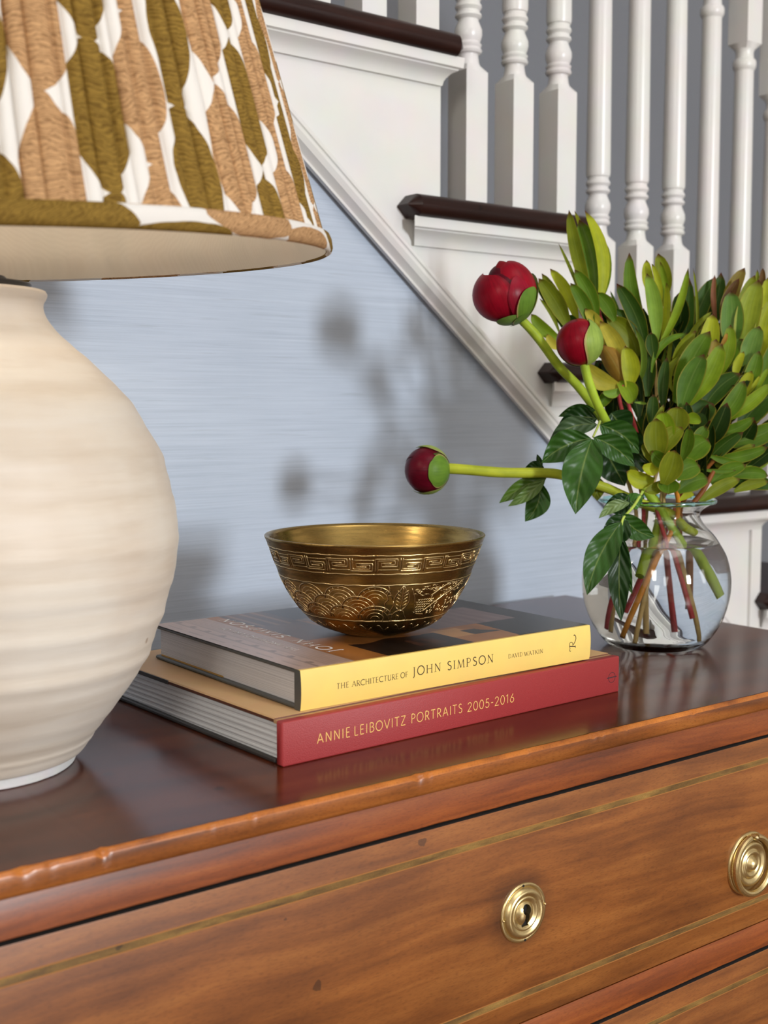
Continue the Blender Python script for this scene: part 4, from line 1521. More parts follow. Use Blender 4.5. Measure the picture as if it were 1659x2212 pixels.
write('author_lettering', 'WATKIN', FY, .2020, .2216, .0118, .0031, M['ink_brown'], YBK, True, .22)
# swash R, lying on its back: reading runs up the spine
mb = MB()
RFR = lambda a, b: FY(0.2575 - 0.0068 * b, 0.0122 + 0.0068 * a)
for pts, w_ in (([(-.02, .06), (.16, .98)][:1] + [(.16, .5), (.20, 1.0)], .13),):
    pass
ribbon(mb, [(.02, .02), (.10, .50), (.17, .98)], .13, RFR)
ribbon(mb, [(-.12, .02), (.16, .02)], .05, RFR)
ribbon(mb, [(-.40, .74), (-.42, .86)] + arc(-.28, .84, .14, .16, 170, 20, 8) + [(-.05, .93), (.17, 1.0)], .055, RFR)
ribbon(mb, [(.0, .96), (.17, 1.0), (.34, 1.0)] + arc(.40, .75, .22, .26, 80, -80, 10) + [(.16, .47)], .06, RFR)
ribbon(mb, [(.24, .47), (.42, .26), (.66, .06), (.95, -.06), (1.2, -.04), (1.36, .06), (1.42, .18)], .085, RFR)
ribbon(mb, arc(1.36, .20, .06, .07, 0, 250, 8), .05, RFR)
mb.build('spine_emblem', M['ink_brown'], YBK, smooth=False)
# lettering on the jacket: letters stand with their tops toward the left end
FJ = lambda a, b: YXF(Vector((0.0600 - b, a, YH + 0.00030)))
write('jacket_lettering', 'JOHN', FJ, .0370, .0890, .0010, .0098, M['ink_white'], YBK, True, .26, 1.6)
write('jacket_lettering', 'SIMPSON', FJ, .1020, .1975, .0010, .0098, M['ink_white'], YBK, True, .26, 1.6)
FJ2 = lambda a, b: YXF(Vector((0.0375 - b, a, YH + 0.00030)))
write('jacket_lettering', 'THE ARCHITECTURE OF', FJ2, .0560, .1650, .0005, .0046, M['ink_white'], YBK, True, .16, 1.6)

# ------------------------------------------------------------------ brass bowl
BX, BYc = 0.549, 0.7345
BB = 0.0303 + 0.0274 + 0.0004
BO = thing('singing_bowl', W(BX, BYc, BB), 'engraved brass bowl standing on the upper book', 'bowl')
bo = [(0.020, 0.0), (0.0235, 0.0005), (0.030, 0.0024), (0.043, 0.0074), (0.0505, 0.0124), (0.0555, 0.0174), (0.0597, 0.0224), (0.0632, 0.0274), (0.0663, 0.0324), (0.0690, 0.0374),
      (0.0715, 0.0424), (0.0735, 0.0474), (0.0753, 0.0524), (0.0772, 0.0574), (0.0790, 0.0624), (0.0809, 0.0674), (0.0829, 0.0724), (0.0840, 0.0748)]
bs = smooth_prof(bo, 70)
inner = [(max(0.0002, r - 0.0024), z + 0.0012) for r, z in smooth_prof([(0.001, 0.0044), (0.020, 0.0044), (0.030, 0.0062)] + [(r, z + 0.0012) for r, z in bo[3:-1]], 50)][::-1]
mb = MB()
mb.lathe(bs + [(0.0841, 0.0756), (0.0836, 0.0762), (0.0826, 0.0762), (0.0818, 0.0756)] + inner, W(BX, BYc, BB), seg=160, cap0=True, cap1=True,
         jit=lambda a, z: mnoise.noise(Vector((math.cos(a) * 2, math.sin(a) * 2, z * 30))) * 0.00035)
mb.build('bowl', M['bowl_brass'], BO, sharp=40)
TH0 = math.atan2(-BYc, -BX)


def bowl_r(z):
    for (ra, za), (rb, zb) in zip(bo[:-1], bo[1:]):
        if za <= z <= zb:
            return lerp(ra, rb, (z - za) / (zb - za))
    return bo[-1][0]


def bp(phi, z, out=0.0):
    t = TH0 + phi
    r = bowl_r(z) + out + mnoise.noise(Vector((math.cos(t) * 2, math.sin(t) * 2, z * 30))) * 0.00035
    return W(BX + r * math.cos(t), BYc + r * math.sin(t), BB + z)


def dens(pts, step):
    out = [pts[0]]
    for a, b in zip(pts[:-1], pts[1:]):
        n_ = max(1, int(math.hypot((b[0] - a[0]) * 0.08, b[1] - a[1]) / step))
        out += [(lerp(a[0], b[0], k / n_), lerp(a[1], b[1], k / n_)) for k in range(1, n_ + 1)]
    return out


ridge, groove = MB(), MB()


def engrave(pts, w=0.00042, g=True):
    q = dens(pts, 0.0016)
    ridge.tube([bp(a, z, 0.00008) for a, z in q], w * 0.72, 5)
    if g:
        groove.tube([bp(a + 0.0045, z - 0.00045, -0.00012) for a, z in q], w * 1.15, 5)


NK = 28
du = 2 * PI / NK
zt, zb = 0.0672, 0.0572
for k in range(NK):
    a0 = k * du
    f = lambda u, v: (a0 + u * du, lerp(zb, zt, v if k % 2 == 0 else 1 - v))
    engrave([f(0.02, 0), f(0.02, 0.94), f(0.90, 0.94), f(0.90, 0.38), f(0.26, 0.38), f(0.26, 0.64), f(0.66, 0.64)])
    engrave([f(0.12, 0.0), f(0.12, 0.80), f(0.80, 0.80), f(0.80, 0.50), f(0.38, 0.50)], 0.0003, False)
    engrave([f(0.14, 0.14), f(0.98, 0.14)], 0.0003)
for z, w_ in ((0.0690, 0.0004), (0.0552, 0.0004), (0.0470, 0.00045), (0.0185, 0.0004)):
    engrave([(2 * PI * k / 120, z + 0.0002 * math.sin(k * 1.9)) for k in range(121)], w_)
# overlapping fish-scale waves, row by row, except across the plant panel
rows = [(0.0200, 0.0), (0.0275, 0.5), (0.0350, 0.0)]
NSC = 17
for zc_, sh in rows:
    for k in range(NSC):
        pc = 2 * PI * (k + sh) / NSC
        pd = (pc + PI) % (2 * PI) - PI
        if 0.13 < pd < 1.15:
            continue
        R_ = bowl_r(zc_ + 0.004)
        for q, rad_ in enumerate((0.0128, 0.0095, 0.0064, 0.0034)):
            pts = []
            for s in range(13):
                aa = math.radians(lerp(8, 172, s / 12))
                zz = zc_ + rad_ * 0.86 * math.sin(aa)
                if zz < 0.0462:
                    pts.append((pc + rad_ * math.cos(aa) / R_, zz))
            if len(pts) > 2:
                engrave(pts, 0.00042 if q == 0 else 0.0003, q == 0)
        for s in range(7):
            aa = math.radians(lerp(25, 155, s / 6))
            if zc_ + 0.0125 * 0.86 * math.sin(aa) < 0.0462 and k % 2 == 0:
                engrave([(pc + 0.0097 * math.cos(aa) / R_, zc_ + 0.0097 * .86 * math.sin(aa)), (pc + 0.0124 * math.cos(aa) / R_, zc_ + 0.0124 * .86 * math.sin(aa))], 0.00022, False)
# plant panel: stepped frame, leaf sprig, stones and dashes
rg = random.Random(5)
engrave([(0.135, 0.0462), (0.15, 0.043), (0.12, 0.040), (0.135, 0.036), (0.10, 0.033), (0.12, 0.029), (0.085, 0.026), (0.105, 0.022), (0.09, 0.0190)], 0.0004)
for sgn in (-1, 1):
    engrave([(0.285, 0.0465)] + [(0.285 + sgn * 0.085 * math.sin(PI * s / 10) ** 0.8, 0.0445 - 0.0185 * s / 10) for s in range(1, 11)], 0.0004)
engrave([(0.285, 0.0450), (0.29, 0.036), (0.280, 0.024)], 0.00035)
for s in range(6):
    zz = 0.0415 - s * 0.0026
    for sgn in (-1, 1):
        engrave([(0.287, zz - 0.002), (0.287 + sgn * 0.03, zz), (0.287 + sgn * 0.058, zz + 0.0012)], 0.0003, False)
engrave([(0.17, 0.0190), (0.165, 0.026), (0.20, 0.031), (0.195, 0.0345)], 0.00035)
engrave([(0.20, 0.0190), (0.20, 0.024), (0.235, 0.0262), (0.285, 0.0275), (0.33, 0.0262), (0.35, 0.023), (0.385, 0.0205), (0.39, 0.0190)], 0.0004)
engrave([(0.26, 0.019), (0.255, 0.0235), (0.29, 0.0225), (0.285, 0.019)], 0.0003)
engrave([(0.375, 0.044), (0.43, 0.036), (0.47, 0.0265), (0.50, 0.0235), (0.62, 0.0225)], 0.00042)
engrave([(0.62, 0.0370), (0.72, 0.0420), (0.86, 0.0462)], 0.00045)
engrave([(0.58, 0.0245), (0.70, 0.031), (0.82, 0.0365), (0.98, 0.041), (1.1, 0.0455)], 0.00045)
for s in range(70):
    pa, zz = rg.uniform(0.40, 1.10), rg.uniform(0.0385, 0.0455)
    engrave([(pa, zz), (pa + rg.uniform(0.012, 0.04), zz + rg.uniform(-.0012, .0014)), (pa + 0.05, zz + rg.uniform(-.001, .001))], 0.0003, False)
for s in range(60):
    pa, zz = rg.uniform(0.62, 1.10), rg.uniform(0.021, 0.036)
    engrave([(pa, zz), (pa + 0.012, zz + 0.0022)], 0.00028, False)
for r_ in range(6):
    for c_ in range(8):
        pa, zz = 0.46 + 0.03 * c_ + 0.015 * (r_ % 2), 0.0255 + 0.0019 * r_
        if pa < 0.47 + 0.02 * r_ + 0.1:
            engrave([(pa, zz), (pa + 0.006, zz - 0.0008), (pa + 0.016, zz - 0.0009), (pa + 0.024, zz)], 0.00022, False)
for k in range(26):                                     # running wave round the foot
    a0 = 2 * PI * k / 26
    engrave([(a0 + 0.02 + s * 0.021, 0.0135 + 0.0018 * math.sin(s * 0.8 + 0.6) - 0.0002 * s) for s in range(9)], 0.00036)
ridge.build('engraving', M['bowl_line'], BO, sharp=0)
groove.build('engraved_groove', M['bowl_groove'], BO, sharp=0)

# ------------------------------------------------------------------ glass vase
VX, VY = 0.9095, 0.7635
VA = thing('vase', W(VX, VY, 0), 'round clear glass vase partly filled with water, holding the cut stems', 'vase')
vo = [(0.0385, 0.0), (0.0440, 0.0012), (0.0492, 0.005), (0.0533, 0.010), (0.0568, 0.015), (0.0598, 0.020), (0.0646, 0.030), (0.0678, 0.040), (0.0697, 0.050), (0.0705, 0.060), (0.0701, 0.070),
      (0.0683, 0.080), (0.0651, 0.090), (0.0595, 0.100), (0.0563, 0.105), (0.0524, 0.110), (0.0476, 0.115), (0.0434, 0.120), (0.0407, 0.1245), (0.0399, 0.128), (0.0416, 0.132), (0.0465, 0.1358), (0.0530, 0.1392)]
vs_ = smooth_prof(vo, 90)
vi = [(max(0.001, r - 0.0022), z) for r, z in smooth_prof([(0.001, 0.0130), (0.020, 0.0105), (0.036, 0.0062)] + [(r, z + 0.0003) for r, z in vo[3:]], 90)][::-1]
mb = MB()
mb.lathe(vs_ + vi, W(VX, VY, 0), seg=96, cap0=True, cap1=True)
mb.build('body', M['glass'], VA, sharp=0)
mb = MB()
mb.tube([W(VX + 0.0538 * math.cos(2 * PI * k / 96), VY + 0.0538 * math.sin(2 * PI * k / 96), 0.1408) for k in range(97)], 0.0021, 10, caps=False)
mb.build('rim', M['glass_rim'], VA, sharp=0)
mb = MB()
wl = 0.1005
wp = [(max(0.0006, r - 0.0019), z) for r, z in smooth_prof([(0.001, 0.0128), (0.020, 0.0103), (0.036, 0.0060)] + [(r, z) for r, z in vo[3:14]], 60) if z < wl]
rw = wp[-1][0]
mb.lathe(wp + [(rw + 0.0004, wl + 0.0008), (rw - 0.0014, wl), (0.0006, wl)], W(VX, VY, 0), seg=96, cap0=True, cap1=True)
mb.build('water', M['water'], VA, sharp=60)

# ------------------------------------------------------------------ cut stems: tools
D0 = 1.16                        # forward distance of the vase's axis


def at(u, v, d=0.0):
    """point d centimetres behind the vase's axis that the photograph shows at u, v"""
    dd = D0 + d * 0.01
    return CAM + (VIEW + RIGHT * ((u - 829.5) / FPX) + UP * ((1106 - v) / FPX)) * dd


YL, MG, DG, OL, LG, GO, BR, BG = ((0.37, 0.42, 0.020), (0.090, 0.178, 0.010), (0.030, 0.076, 0.006), (0.165, 0.205, 0.010), (0.20, 0.34, 0.042), (0.44, 0.39, 0.045), (0.13, 0.060, 0.016), (0.20, 0.31, 0.014))
XG = (0.014, 0.036, 0.005)  # near-black green: the bunch's inner shade put into the leaf colour
rl = random.Random(3)


def shape_leuc(v):
    if v < 0.52:
        return 0.30 + 0.70 * math.sin(PI / 2 * v / 0.52) ** 1.15
    return max(0.0, 1 - ((v - 0.52) / 0.48) ** 2.05) ** 0.60 * 0.985 + 0.015 * (1 - v)


def shape_peony(v):
    return (max(0.0, v) ** 0.80) * (max(0.0, 1 - v) ** 1.02) / 0.288 + 0.02 * (1 - v)


def leaf(parent, name, u0, v0, u1, v1, wpx, d0, d1, col, bend=0.0, bulge=0.0, cup=0.25, twist=0.0, mat='leuc', shape=shape_leuc, nu=4, nv=10, wave=0.0, vary=True):
    p0, p1 = at(u0, v0, d0), at(u1, v1, d1)
    if mat == 'leuc':
        wpx = wpx * 0.97
        p0 = p0 - (p1 - p0) * 0.06
        cup = min(cup, 0.34)
    return leaf3(parent, name, p0, p1, wpx / FPX * D0, col, -bend / FPX * D0, bulge, cup, twist, mat, shape, nu, nv, wave, vary)


def leaf3(parent, name, p0, p1, w, col, bend=0.0, bulge=0.0, cup=0.25, twist=0.0, mat='leuc', shape=shape_leuc, nu=4, nv=10, wave=0.0, vary=True, facing=None):
    t = (p1 - p0)
    ln = t.length
    tn = t.normalized()
    nrm = ((facing if facing is not None else (CAM - (p0 + p1) / 2).normalized()))
    nrm = (nrm - tn * nrm.dot(tn)).normalized()
    side = tn.cross(nrm)
    ct, st = math.cos(math.radians(twist)), math.sin(math.radians(twist))
    sd = side * ct + nrm * st
    nn = nrm * ct - side * st
    k = rl.random() * 10

    def fn(u, v):
        x = (u - 0.5) * 2
        half = shape(v) * w * 0.5
        c = p0 + t * v + side * (bend * 4 * v * (1 - v)) + nrm * (bulge * 4 * v * (1 - v))
        wv = wave * math.sin(v * 11 + k + x * 1.3) * half * 0.35
        return c + sd * (x * half) + nn * (cup * half * (x * x) + wv - 0.06 * half * (1 - abs(x)) ** 4)
    mb = MB()
    mb.grid(fn, nu, nv)
    o = mb.build(name, M[mat], parent, sharp=0)
    f = rl.uniform(0.86, 1.14) if vary else 1.0
    o.color = (col[0] * f, col[1] * f, col[2] * f, 1)
    return o


def stem(parent, pts, r0, r1, col, name='stem', seg=9):
    P = [Vector(p) for p in pts]
    out = []
    n_ = len(P)
    for i in range(n_ - 1):
        a, b, c, d = P[max(0, i - 1)], P[i], P[i + 1], P[min(n_ - 1, i + 2)]
        for k in range(6):
            f = k / 6
            out.append(0.5 * ((2 * b) + (c - a) * f + (2 * a - 5 * b + 4 * c - d) * f * f + (3 * b - a - 3 * c + d) * f ** 3))
    out.append(P[-1])
    m_ = len(out)
    mb = MB()
    mb.tube(out, [lerp(r0, r1, k / (m_ - 1)) * (1 + 0.10 * mnoise.noise(out[k] * 60)) for k in range(m_)], seg)
    o = mb.build(name, M['stalk'], parent, sharp=60)
    o.color = (*col, 1)
    return o


RED, TANC, ORG, GRN, PGR = (0.38, 0.045, 0.050), (0.52, 0.36, 0.15), (0.62, 0.24, 0.03), (0.35, 0.45, 0.06), (0.30, 0.40, 0.035)
NECK = W(VX, VY, 0.128)


def inside(px, py, z):
    """point in the vase by offset from its axis"""
    return W(VX + px, VY + py, z)


def cut_stem(label, head, low, neck, col, r=0.0022):
    s = thing('leucadendron_stem', W(VX, VY, 0.128), label, 'flower stem', 'leucadendron stems in the vase')
    stem(s, [head, lerp(head, neck, 0.5) + Vector((0, 0, 0.004)), neck, lerp(neck, low, 0.5), low], r * 0.8, r, col)
    return s


def heads(s, lst):
    for q in lst:
        leaf(s, 'leaf', *q[:8], **(q[8] if len(q) > 8 else {}))


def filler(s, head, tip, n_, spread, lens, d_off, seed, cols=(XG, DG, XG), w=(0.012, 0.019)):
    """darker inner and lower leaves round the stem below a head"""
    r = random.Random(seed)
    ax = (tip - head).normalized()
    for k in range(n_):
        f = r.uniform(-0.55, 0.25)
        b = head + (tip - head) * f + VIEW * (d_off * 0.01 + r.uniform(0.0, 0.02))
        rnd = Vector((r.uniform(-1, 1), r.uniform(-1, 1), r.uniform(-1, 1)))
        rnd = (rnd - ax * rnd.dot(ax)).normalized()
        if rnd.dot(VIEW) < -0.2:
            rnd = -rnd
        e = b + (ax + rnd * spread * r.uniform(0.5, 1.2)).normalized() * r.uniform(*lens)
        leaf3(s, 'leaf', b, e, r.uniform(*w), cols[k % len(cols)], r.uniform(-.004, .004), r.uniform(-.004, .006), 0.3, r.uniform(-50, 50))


# ------------------------------------------------------------------ leucadendron heads
h = at(1290, 655, 1)
s = cut_stem('tall upright yellow green leafy stem, tallest of the bouquet', h, at(1318, 1352, -.6), NECK + Vector((-.012, .006, 0)), RED)
heads(s, [
    (1288, 660, 1309, 523, 17, 2, 2.5, BG, dict(bend=-14, cup=.1)),
    (1275, 570, 1241, 455, 12, 2, 2, YL, dict(bend=-4)),
    (1284, 650, 1251, 474, 47, 1.6, 1.8, MG, dict(bend=-12, cup=.55, vary=False)),
    (1290, 652, 1263, 454, 32, 1.2, 1.0, YL, dict(bend=-24, cup=.2, twist=-25, vary=False)),
    (1276, 640, 1229, 453, 30, .6, .6, OL, dict(bend=6, cup=.2, vary=False, twist=12)),
    (1262, 660, 1206, 525, 8, .2, 0, OL, dict(bend=-3, cup=.1)),
    (1287, 690, 1241, 582, 34, .1, -.4, MG, dict(bend=-9, cup=.3)),
    (1278, 712, 1232, 611, 31, -.2, -.8, MG, dict(bend=-8, cup=.3)),
    (1326, 690, 1288, 632, 34, .3, .3, MG, dict(bend=-5, cup=.3)),
    (1300, 720, 1250, 660, 30, .6, .4, DG, dict(bend=-4)),
])
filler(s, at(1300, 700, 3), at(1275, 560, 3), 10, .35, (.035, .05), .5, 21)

h = at(1412, 742, 1)
s = cut_stem('upright green leafy stem at the top centre of the bouquet, tight inner leaves', h, at(1374, 1384, -2), NECK + Vector((0, -.008, 0)), TANC)
heads(s, [
    (1468, 790, 1489, 600, 32, 5, 5, DG, dict(bend=-6)),
    (1425, 660, 1421.6, 547, 38, 2.2, 2.2, OL, dict(bend=-10, cup=.4, vary=False)),
    (1410, 640, 1396.5, 561, 25, 1.8, 1.8, YL, dict(bend=4)),
    (1425, 660, 1408, 569, 15, 1.2, 1.2, YL, dict(bend=-6)),
    (1438, 700, 1425.7, 564, 18, 1.0, 1.2, BG, dict(bend=-8, twist=20)),
    (1402, 740, 1359.5, 545, 34, .8, .8, MG, dict(bend=14, cup=.25, vary=False)),
    (1392, 752, 1332, 612, 39, .6, .2, DG, dict(bend=-10, cup=.3, vary=False)),
    (1428, 740, 1440, 610, 22, .6, .8, YL, dict(bend=-8, twist=40)),
    (1416, 732, 1397, 590, 35, .1, 0, LG, dict(bend=-8, cup=.3, vary=False)),
    (1421, 748, 1487, 578, 19, -.1, .3, BG, dict(bend=-12, cup=.5, twist=15, vary=False)),
    (1412, 800, 1492, 721, 17, -.4, -.2, MG, dict(bend=26, cup=.4)),
    (1412, 770, 1406, 718, 30, -.3, -.6, DG, dict(cup=.2)),
    (1440, 860, 1455, 705, 10, .8, 1.0, OL, dict(bend=4)),
    (1436, 800, 1453, 690, 9, 1.2, 1.4, MG, dict(bend=8)),
])
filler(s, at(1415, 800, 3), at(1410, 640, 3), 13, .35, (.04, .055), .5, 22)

h = at(1345, 832, -1)
s = cut_stem('golden yellow open leafy head behind the middle red bud', h, at(1484, 1326, -2), NECK + Vector((-.010, -.010, 0)), RED)
heads(s, [
    (1372, 768, 1309, 684, 44, 1.5, .6, OL, dict(bend=-18, cup=.5)),
    (1371, 720, 1324, 668, 22, 1.0, .5, DG, dict(bend=-10, cup=.3)),
    (1300, 742, 1264, 666, 30, -.2, -.6, GO, dict(bend=-8, cup=.3, vary=False)),
    (1340, 822, 1309, 728, 46, .4, .2, OL, dict(bend=-6, cup=.5)),
    (1366, 846, 1371, 706, 17, -.2, .2, LG, dict(bend=-24, cup=.3, twist=35)),
    (1336, 832, 1262, 786, 42, -.9, -1.6, GO, dict(bend=12, cup=.4, vary=False)),
    (1348, 818, 1296, 693, 38, -.7, -1.0, GO, dict(bend=-12, cup=.3, vary=False)),
    (1357, 836, 1350, 747, 41, -1.2, -1.7, YL, dict(bend=-9, cup=.4, vary=False)),
    (1342, 838, 1300, 848, 20, -1.0, -1.4, LG, dict(bend=8, cup=.3)),
    (1338, 828, 1366, 873, 40, -1.0, -1.7, BG, dict(bend=10, cup=.4)),
    (1372, 869, 1398, 872, 6, -1.0, -.8, LG, dict()),
    (1330, 846, 1296, 880, 28, .2, -.2, MG, dict(bend=-6)),
    (1398, 850, 1396, 742, 34, .4, .6, DG, dict(bend=-4)),
])
c = leaf(s, 'cone', 1346, 826, 1300, 744, 46, -.9, -.9, (0.30, 0.17, 0.028), bulge=.006, cup=-.75, bend=-4, vary=False)
filler(s, at(1350, 840, 2), at(1320, 740, 2), 10, .6, (.03, .045), 1, 23)

h = at(1245, 735, 2.5)
s = cut_stem('olive green leafy stem leaning left beside the upper red bud', h, at(1334, 1352, .4), NECK + Vector((-.018, .010, 0)), TANC)
heads(s, [
    (1216, 706, 1157, 609, 28, 1.6, 1.2, DG, dict(bend=-6)),
    (1226, 700, 1170, 590, 24, 2.2, 2.2, OL, dict(bend=-4)),
    (1244, 690, 1188, 580, 28, 1.8, 1.6, YL, dict(bend=-9, cup=.3, vary=False)),
    (1226, 706, 1163, 601, 39, 1.0, .7, OL, dict(bend=-6, cup=.35, vary=False)),
    (1208, 722, 1165, 644, 9, .8, .5, OL, dict(bend=-6)),
    (1208, 730, 1147, 678, 29, .6, .2, BG, dict(bend=8, cup=.3)),
    (1212, 752, 1181, 722, 21, .5, .2, GO, dict(bend=6)),
    (1250, 712, 1228, 680, 22, 1.2, 1.0, DG, dict()),
])

h = at(1440, 965, -4)
s = cut_stem('compact yellow green leafy head low at the centre, just above the vase rim', h, at(1346, 1374, -2.4), NECK + Vector((.006, -.020, 0)), ORG, .0026)
heads(s, [
    (1494, 928, 1541, 872, 64.0, -1.5, -1.2, DG, dict(bend=12, cup=.3)),
    (1478, 908, 1516, 911, 25.6, -3.2, -3.8, BG, dict(bend=6, cup=.4)),
    (1500, 962, 1527, 921, 30.7, -2.5, -2.4, MG, dict()),
    (1391, 952, 1434, 873, 16.6, -3.4, -3.2, OL, dict(bend=-4)),
    (1460, 936, 1464, 878, 53.8, -4.0, -4.2, OL, dict(cup=.3)),
    (1442, 956, 1430, 888, 46, -4.3, -4.8, BG, dict(cup=.3)),
    (1484, 992, 1531, 950, 58.9, -3.6, -3.6, MG, dict(bend=8, cup=.3)),
    (1422, 990, 1418, 903, 52, -5.0, -5.6, OL, dict(cup=.3, bend=3, vary=False, bulge=.001)),
    (1434, 976, 1474, 923, 41.0, -4.8, -4.8, OL, dict(bend=8, cup=.3)),
    (1473, 992, 1490, 923, 30.7, -4.5, -4.7, MG, dict(bend=-6, twist=30)),
    (1410, 998, 1390, 955, 30.7, -4.6, -5.0, OL, dict(bend=-4)),
    (1410, 1036, 1353, 1018, 37.1, -4.2, -5.0, YL, dict(bend=10, cup=.3, vary=False)),
    (1424, 1006, 1386, 1010, 28.2, -4.8, -5.4, YL, dict(bend=6, cup=.4)),
    (1448, 1000, 1408, 975, 35.8, -5.0, -5.4, MG, dict(bend=6)),
    (1463, 1032, 1512, 1006, 48.6, -4.2, -4.0, MG, dict(bend=8, cup=.3)),
    (1435, 1042, 1458, 972, 50, -5.4, -6.2, OL, dict(bend=-4, cup=.3, vary=False, bulge=.001)),
    (1432, 1040, 1393, 1062, 25.6, -4.4, -4.8, OL, dict(bend=5)),
    (1446, 1036, 1443, 1068, 48.6, -4.8, -5.4, MG, dict(cup=.3)),
    (1468, 1060, 1530, 1033, 43.5, -3.6, -3.4, MG, dict(bend=7, cup=.3)),
    (1470, 1080, 1500, 1066, 15.4, -3.6, -3.6, YL, dict(bend=3)),
])

h = at(1470, 880, -2)
s = cut_stem('large green leafy head right of centre with red tipped leaves', h, at(1500, 1374, -1.4), NECK + Vector((.010, .004, 0)), TANC)
heads(s, [
    (1566, 800, 1606, 732, 38, 1.6, 1.8, MG, dict(bend=10, cup=.3)),
    (1556, 806, 1578, 701, 33, 1.0, 1.0, BG, dict(bend=-6, cup=.2)),
    (1487, 730, 1538, 673, 11, 1.4, 1.4, OL, dict(bend=4)),
    (1505, 800, 1540, 677, 45, .6, .4, YL, dict(bend=-8, cup=.3, vary=False)),
    (1556, 748, 1571, 719, 10, .4, .2, (0.42, 0.22, 0.04), dict(bend=-2)),
    (1528, 812, 1547, 732, 34, 0, -.2, (0.26, 0.19, 0.035), dict(bend=-3, cup=.6)),
    (1458, 846, 1478, 764, 16, -.6, -.8, OL, dict(bend=22, cup=.3)),
    (1455, 806, 1503, 714, 28, -.2, -.5, OL, dict(bend=9, cup=.3, twist=-20)),
    (1464, 862, 1534, 715, 54, -.8, -1.0, MG, dict(bend=8, cup=.3, vary=False)),
    (1496, 862, 1527, 760, 22, -1.0, -1.0, OL, dict(bend=-8)),
    (1492, 866, 1560, 742, 46, -1.5, -1.8, BG, dict(bend=-8, cup=.3, vary=False)),
    (1474, 882, 1521, 765, 52, -2.0, -2.4, (0.07, 0.155, 0.014), dict(bend=6, cup=.25, vary=False)),
    (1433, 876, 1441, 772, 26, -.4, -.8, DG, dict(bend=4)),
    (1408, 920, 1412, 852, 28, -1.4, -1.6, DG, dict()),
])
filler(s, at(1480, 880, 1), at(1530, 740, 1), 13, .5, (.035, .055), 1.5, 25)

h = at(1600, 775, 3)
s = cut_stem('broad green leafy head at the upper right with brown red tips', h, at(1444, 1335, 2.5), NECK + Vector((.016, .012, 0)), RED)
heads(s, [
    (1572, 690, 1609, 578, 36, 5, 5, (0.20, 0.15, 0.03), dict(bend=10, cup=.3)),
    (1562, 700, 1597, 601, 28, 4.4, 4.4, BR, dict(bend=8)),
    (1600, 700, 1631, 594, 31, 4.6, 4.6, OL, dict(bend=6, cup=.3)),
    (1645, 640, 1648, 579, 16, 5.4, 5.4, BR, dict()),
    (1636, 650, 1636, 582, 11, 5.6, 5.6, OL, dict()),
    (1650, 700, 1660, 598, 32, 5, 5, YL, dict(cup=.3)),
    (1576, 756, 1579, 628, 53, 3.2, 3.0, (0.11, 0.225, 0.040), dict(bend=-4, cup=.3, vary=False)),
    (1606, 770, 1639, 604, 56, 3.0, 2.6, (0.26, 0.33, 0.03), dict(bend=8, cup=.35, vary=False)),
    (1636, 800, 1672, 640, 46, 2.4, 2.4, YL, dict(bend=4, cup=.3)),
    (1615, 800, 1641, 704, 46, 1.6, 1.2, (0.14, 0.26, 0.05), dict(bend=5, cup=.35, vary=False)),
    (1606, 850, 1640, 758, 36, 1.0, .8, MG, dict(bend=-4, cup=.3)),
    (1588, 816, 1607, 759, 20, .6, .4, YL, dict(bend=4, vary=False)),
    (1640, 860, 1680, 730, 40, 1.4, 1.2, MG, dict()),
])
filler(s, at(1600, 790, 5), at(1620, 660, 5), 13, .4, (.04, .055), 1, 26)

h = at(1500, 760, 6)
s = cut_stem('dark green leafy stem at the back with one slim reddish leaf', h, at(1402, 1340, 2.6), NECK + Vector((.006, .018, 0)), TANC)
heads(s, [
    (1512, 740, 1558, 588, 38, 6, 6, DG, dict(bend=-10, cup=.3)),
    (1490, 740, 1546, 598, 44, 5.6, 5.6, DG, dict(bend=8, cup=.3)),
    (1548, 694, 1544, 593, 13, 5, 5, (0.26, 0.10, 0.055), dict(bend=5)),
    (1500, 760, 1497, 578, 7, 5.2, 5.6, OL, dict(bend=-8)),
    (1318, 690, 1319, 640, 16, 6, 6, BR, dict()),
    (1480, 760, 1478, 640, 30, 6.4, 6.4, DG, dict(bend=-5)),
    (1344, 690, 1318, 628, 7, 6, 6, MG, dict()),
])
filler(s, at(1490, 780, 7), at(1520, 640, 7), 17, .4, (.04, .06), 0, 27)

h = at(1535, 905, -.5)
s = cut_stem('green leafy head at the right with yellow inner leaves, below the broad one', h, at(1366, 1310, 1), NECK + Vector((.020, -.004, 0)), RED)
heads(s, [
    (1600, 870, 1624, 801, 30, .6, .4, YL, dict(bend=4, cup=.3)),
    (1620, 838, 1634, 788, 26, 1.2, 1.0, YL, dict(bend=3, cup=.3)),
    (1618, 850, 1642, 811, 9, .6, .4, YL, dict()),
    (1624, 860, 1662, 793, 14, .8, .6, BG, dict(bend=2)),
    (1600, 925, 1676, 846, 58, .4, .4, DG, dict(bend=8, cup=.3)),
    (1520, 890, 1599, 806, 46, -.6, -.8, DG, dict(bend=12, cup=.3, vary=False)),
    (1562, 906, 1667, 828, 31, -.2, -.4, BG, dict(bend=-6, cup=.35)),
    (1542, 912, 1608, 822, 42, -1.0, -1.2, MG, dict(bend=-10, cup=.3, vary=False)),
    (1533, 938, 1630, 902, 28, -.8, -1.4, MG, dict(bend=-9, cup=.35)),
    (1520, 935, 1532, 900, 12, -1.2, -1.4, OL, dict()),
])
filler(s, at(1530, 900, 2), at(1620, 830, 2), 15, .5, (.04, .06), 1.5, 28)

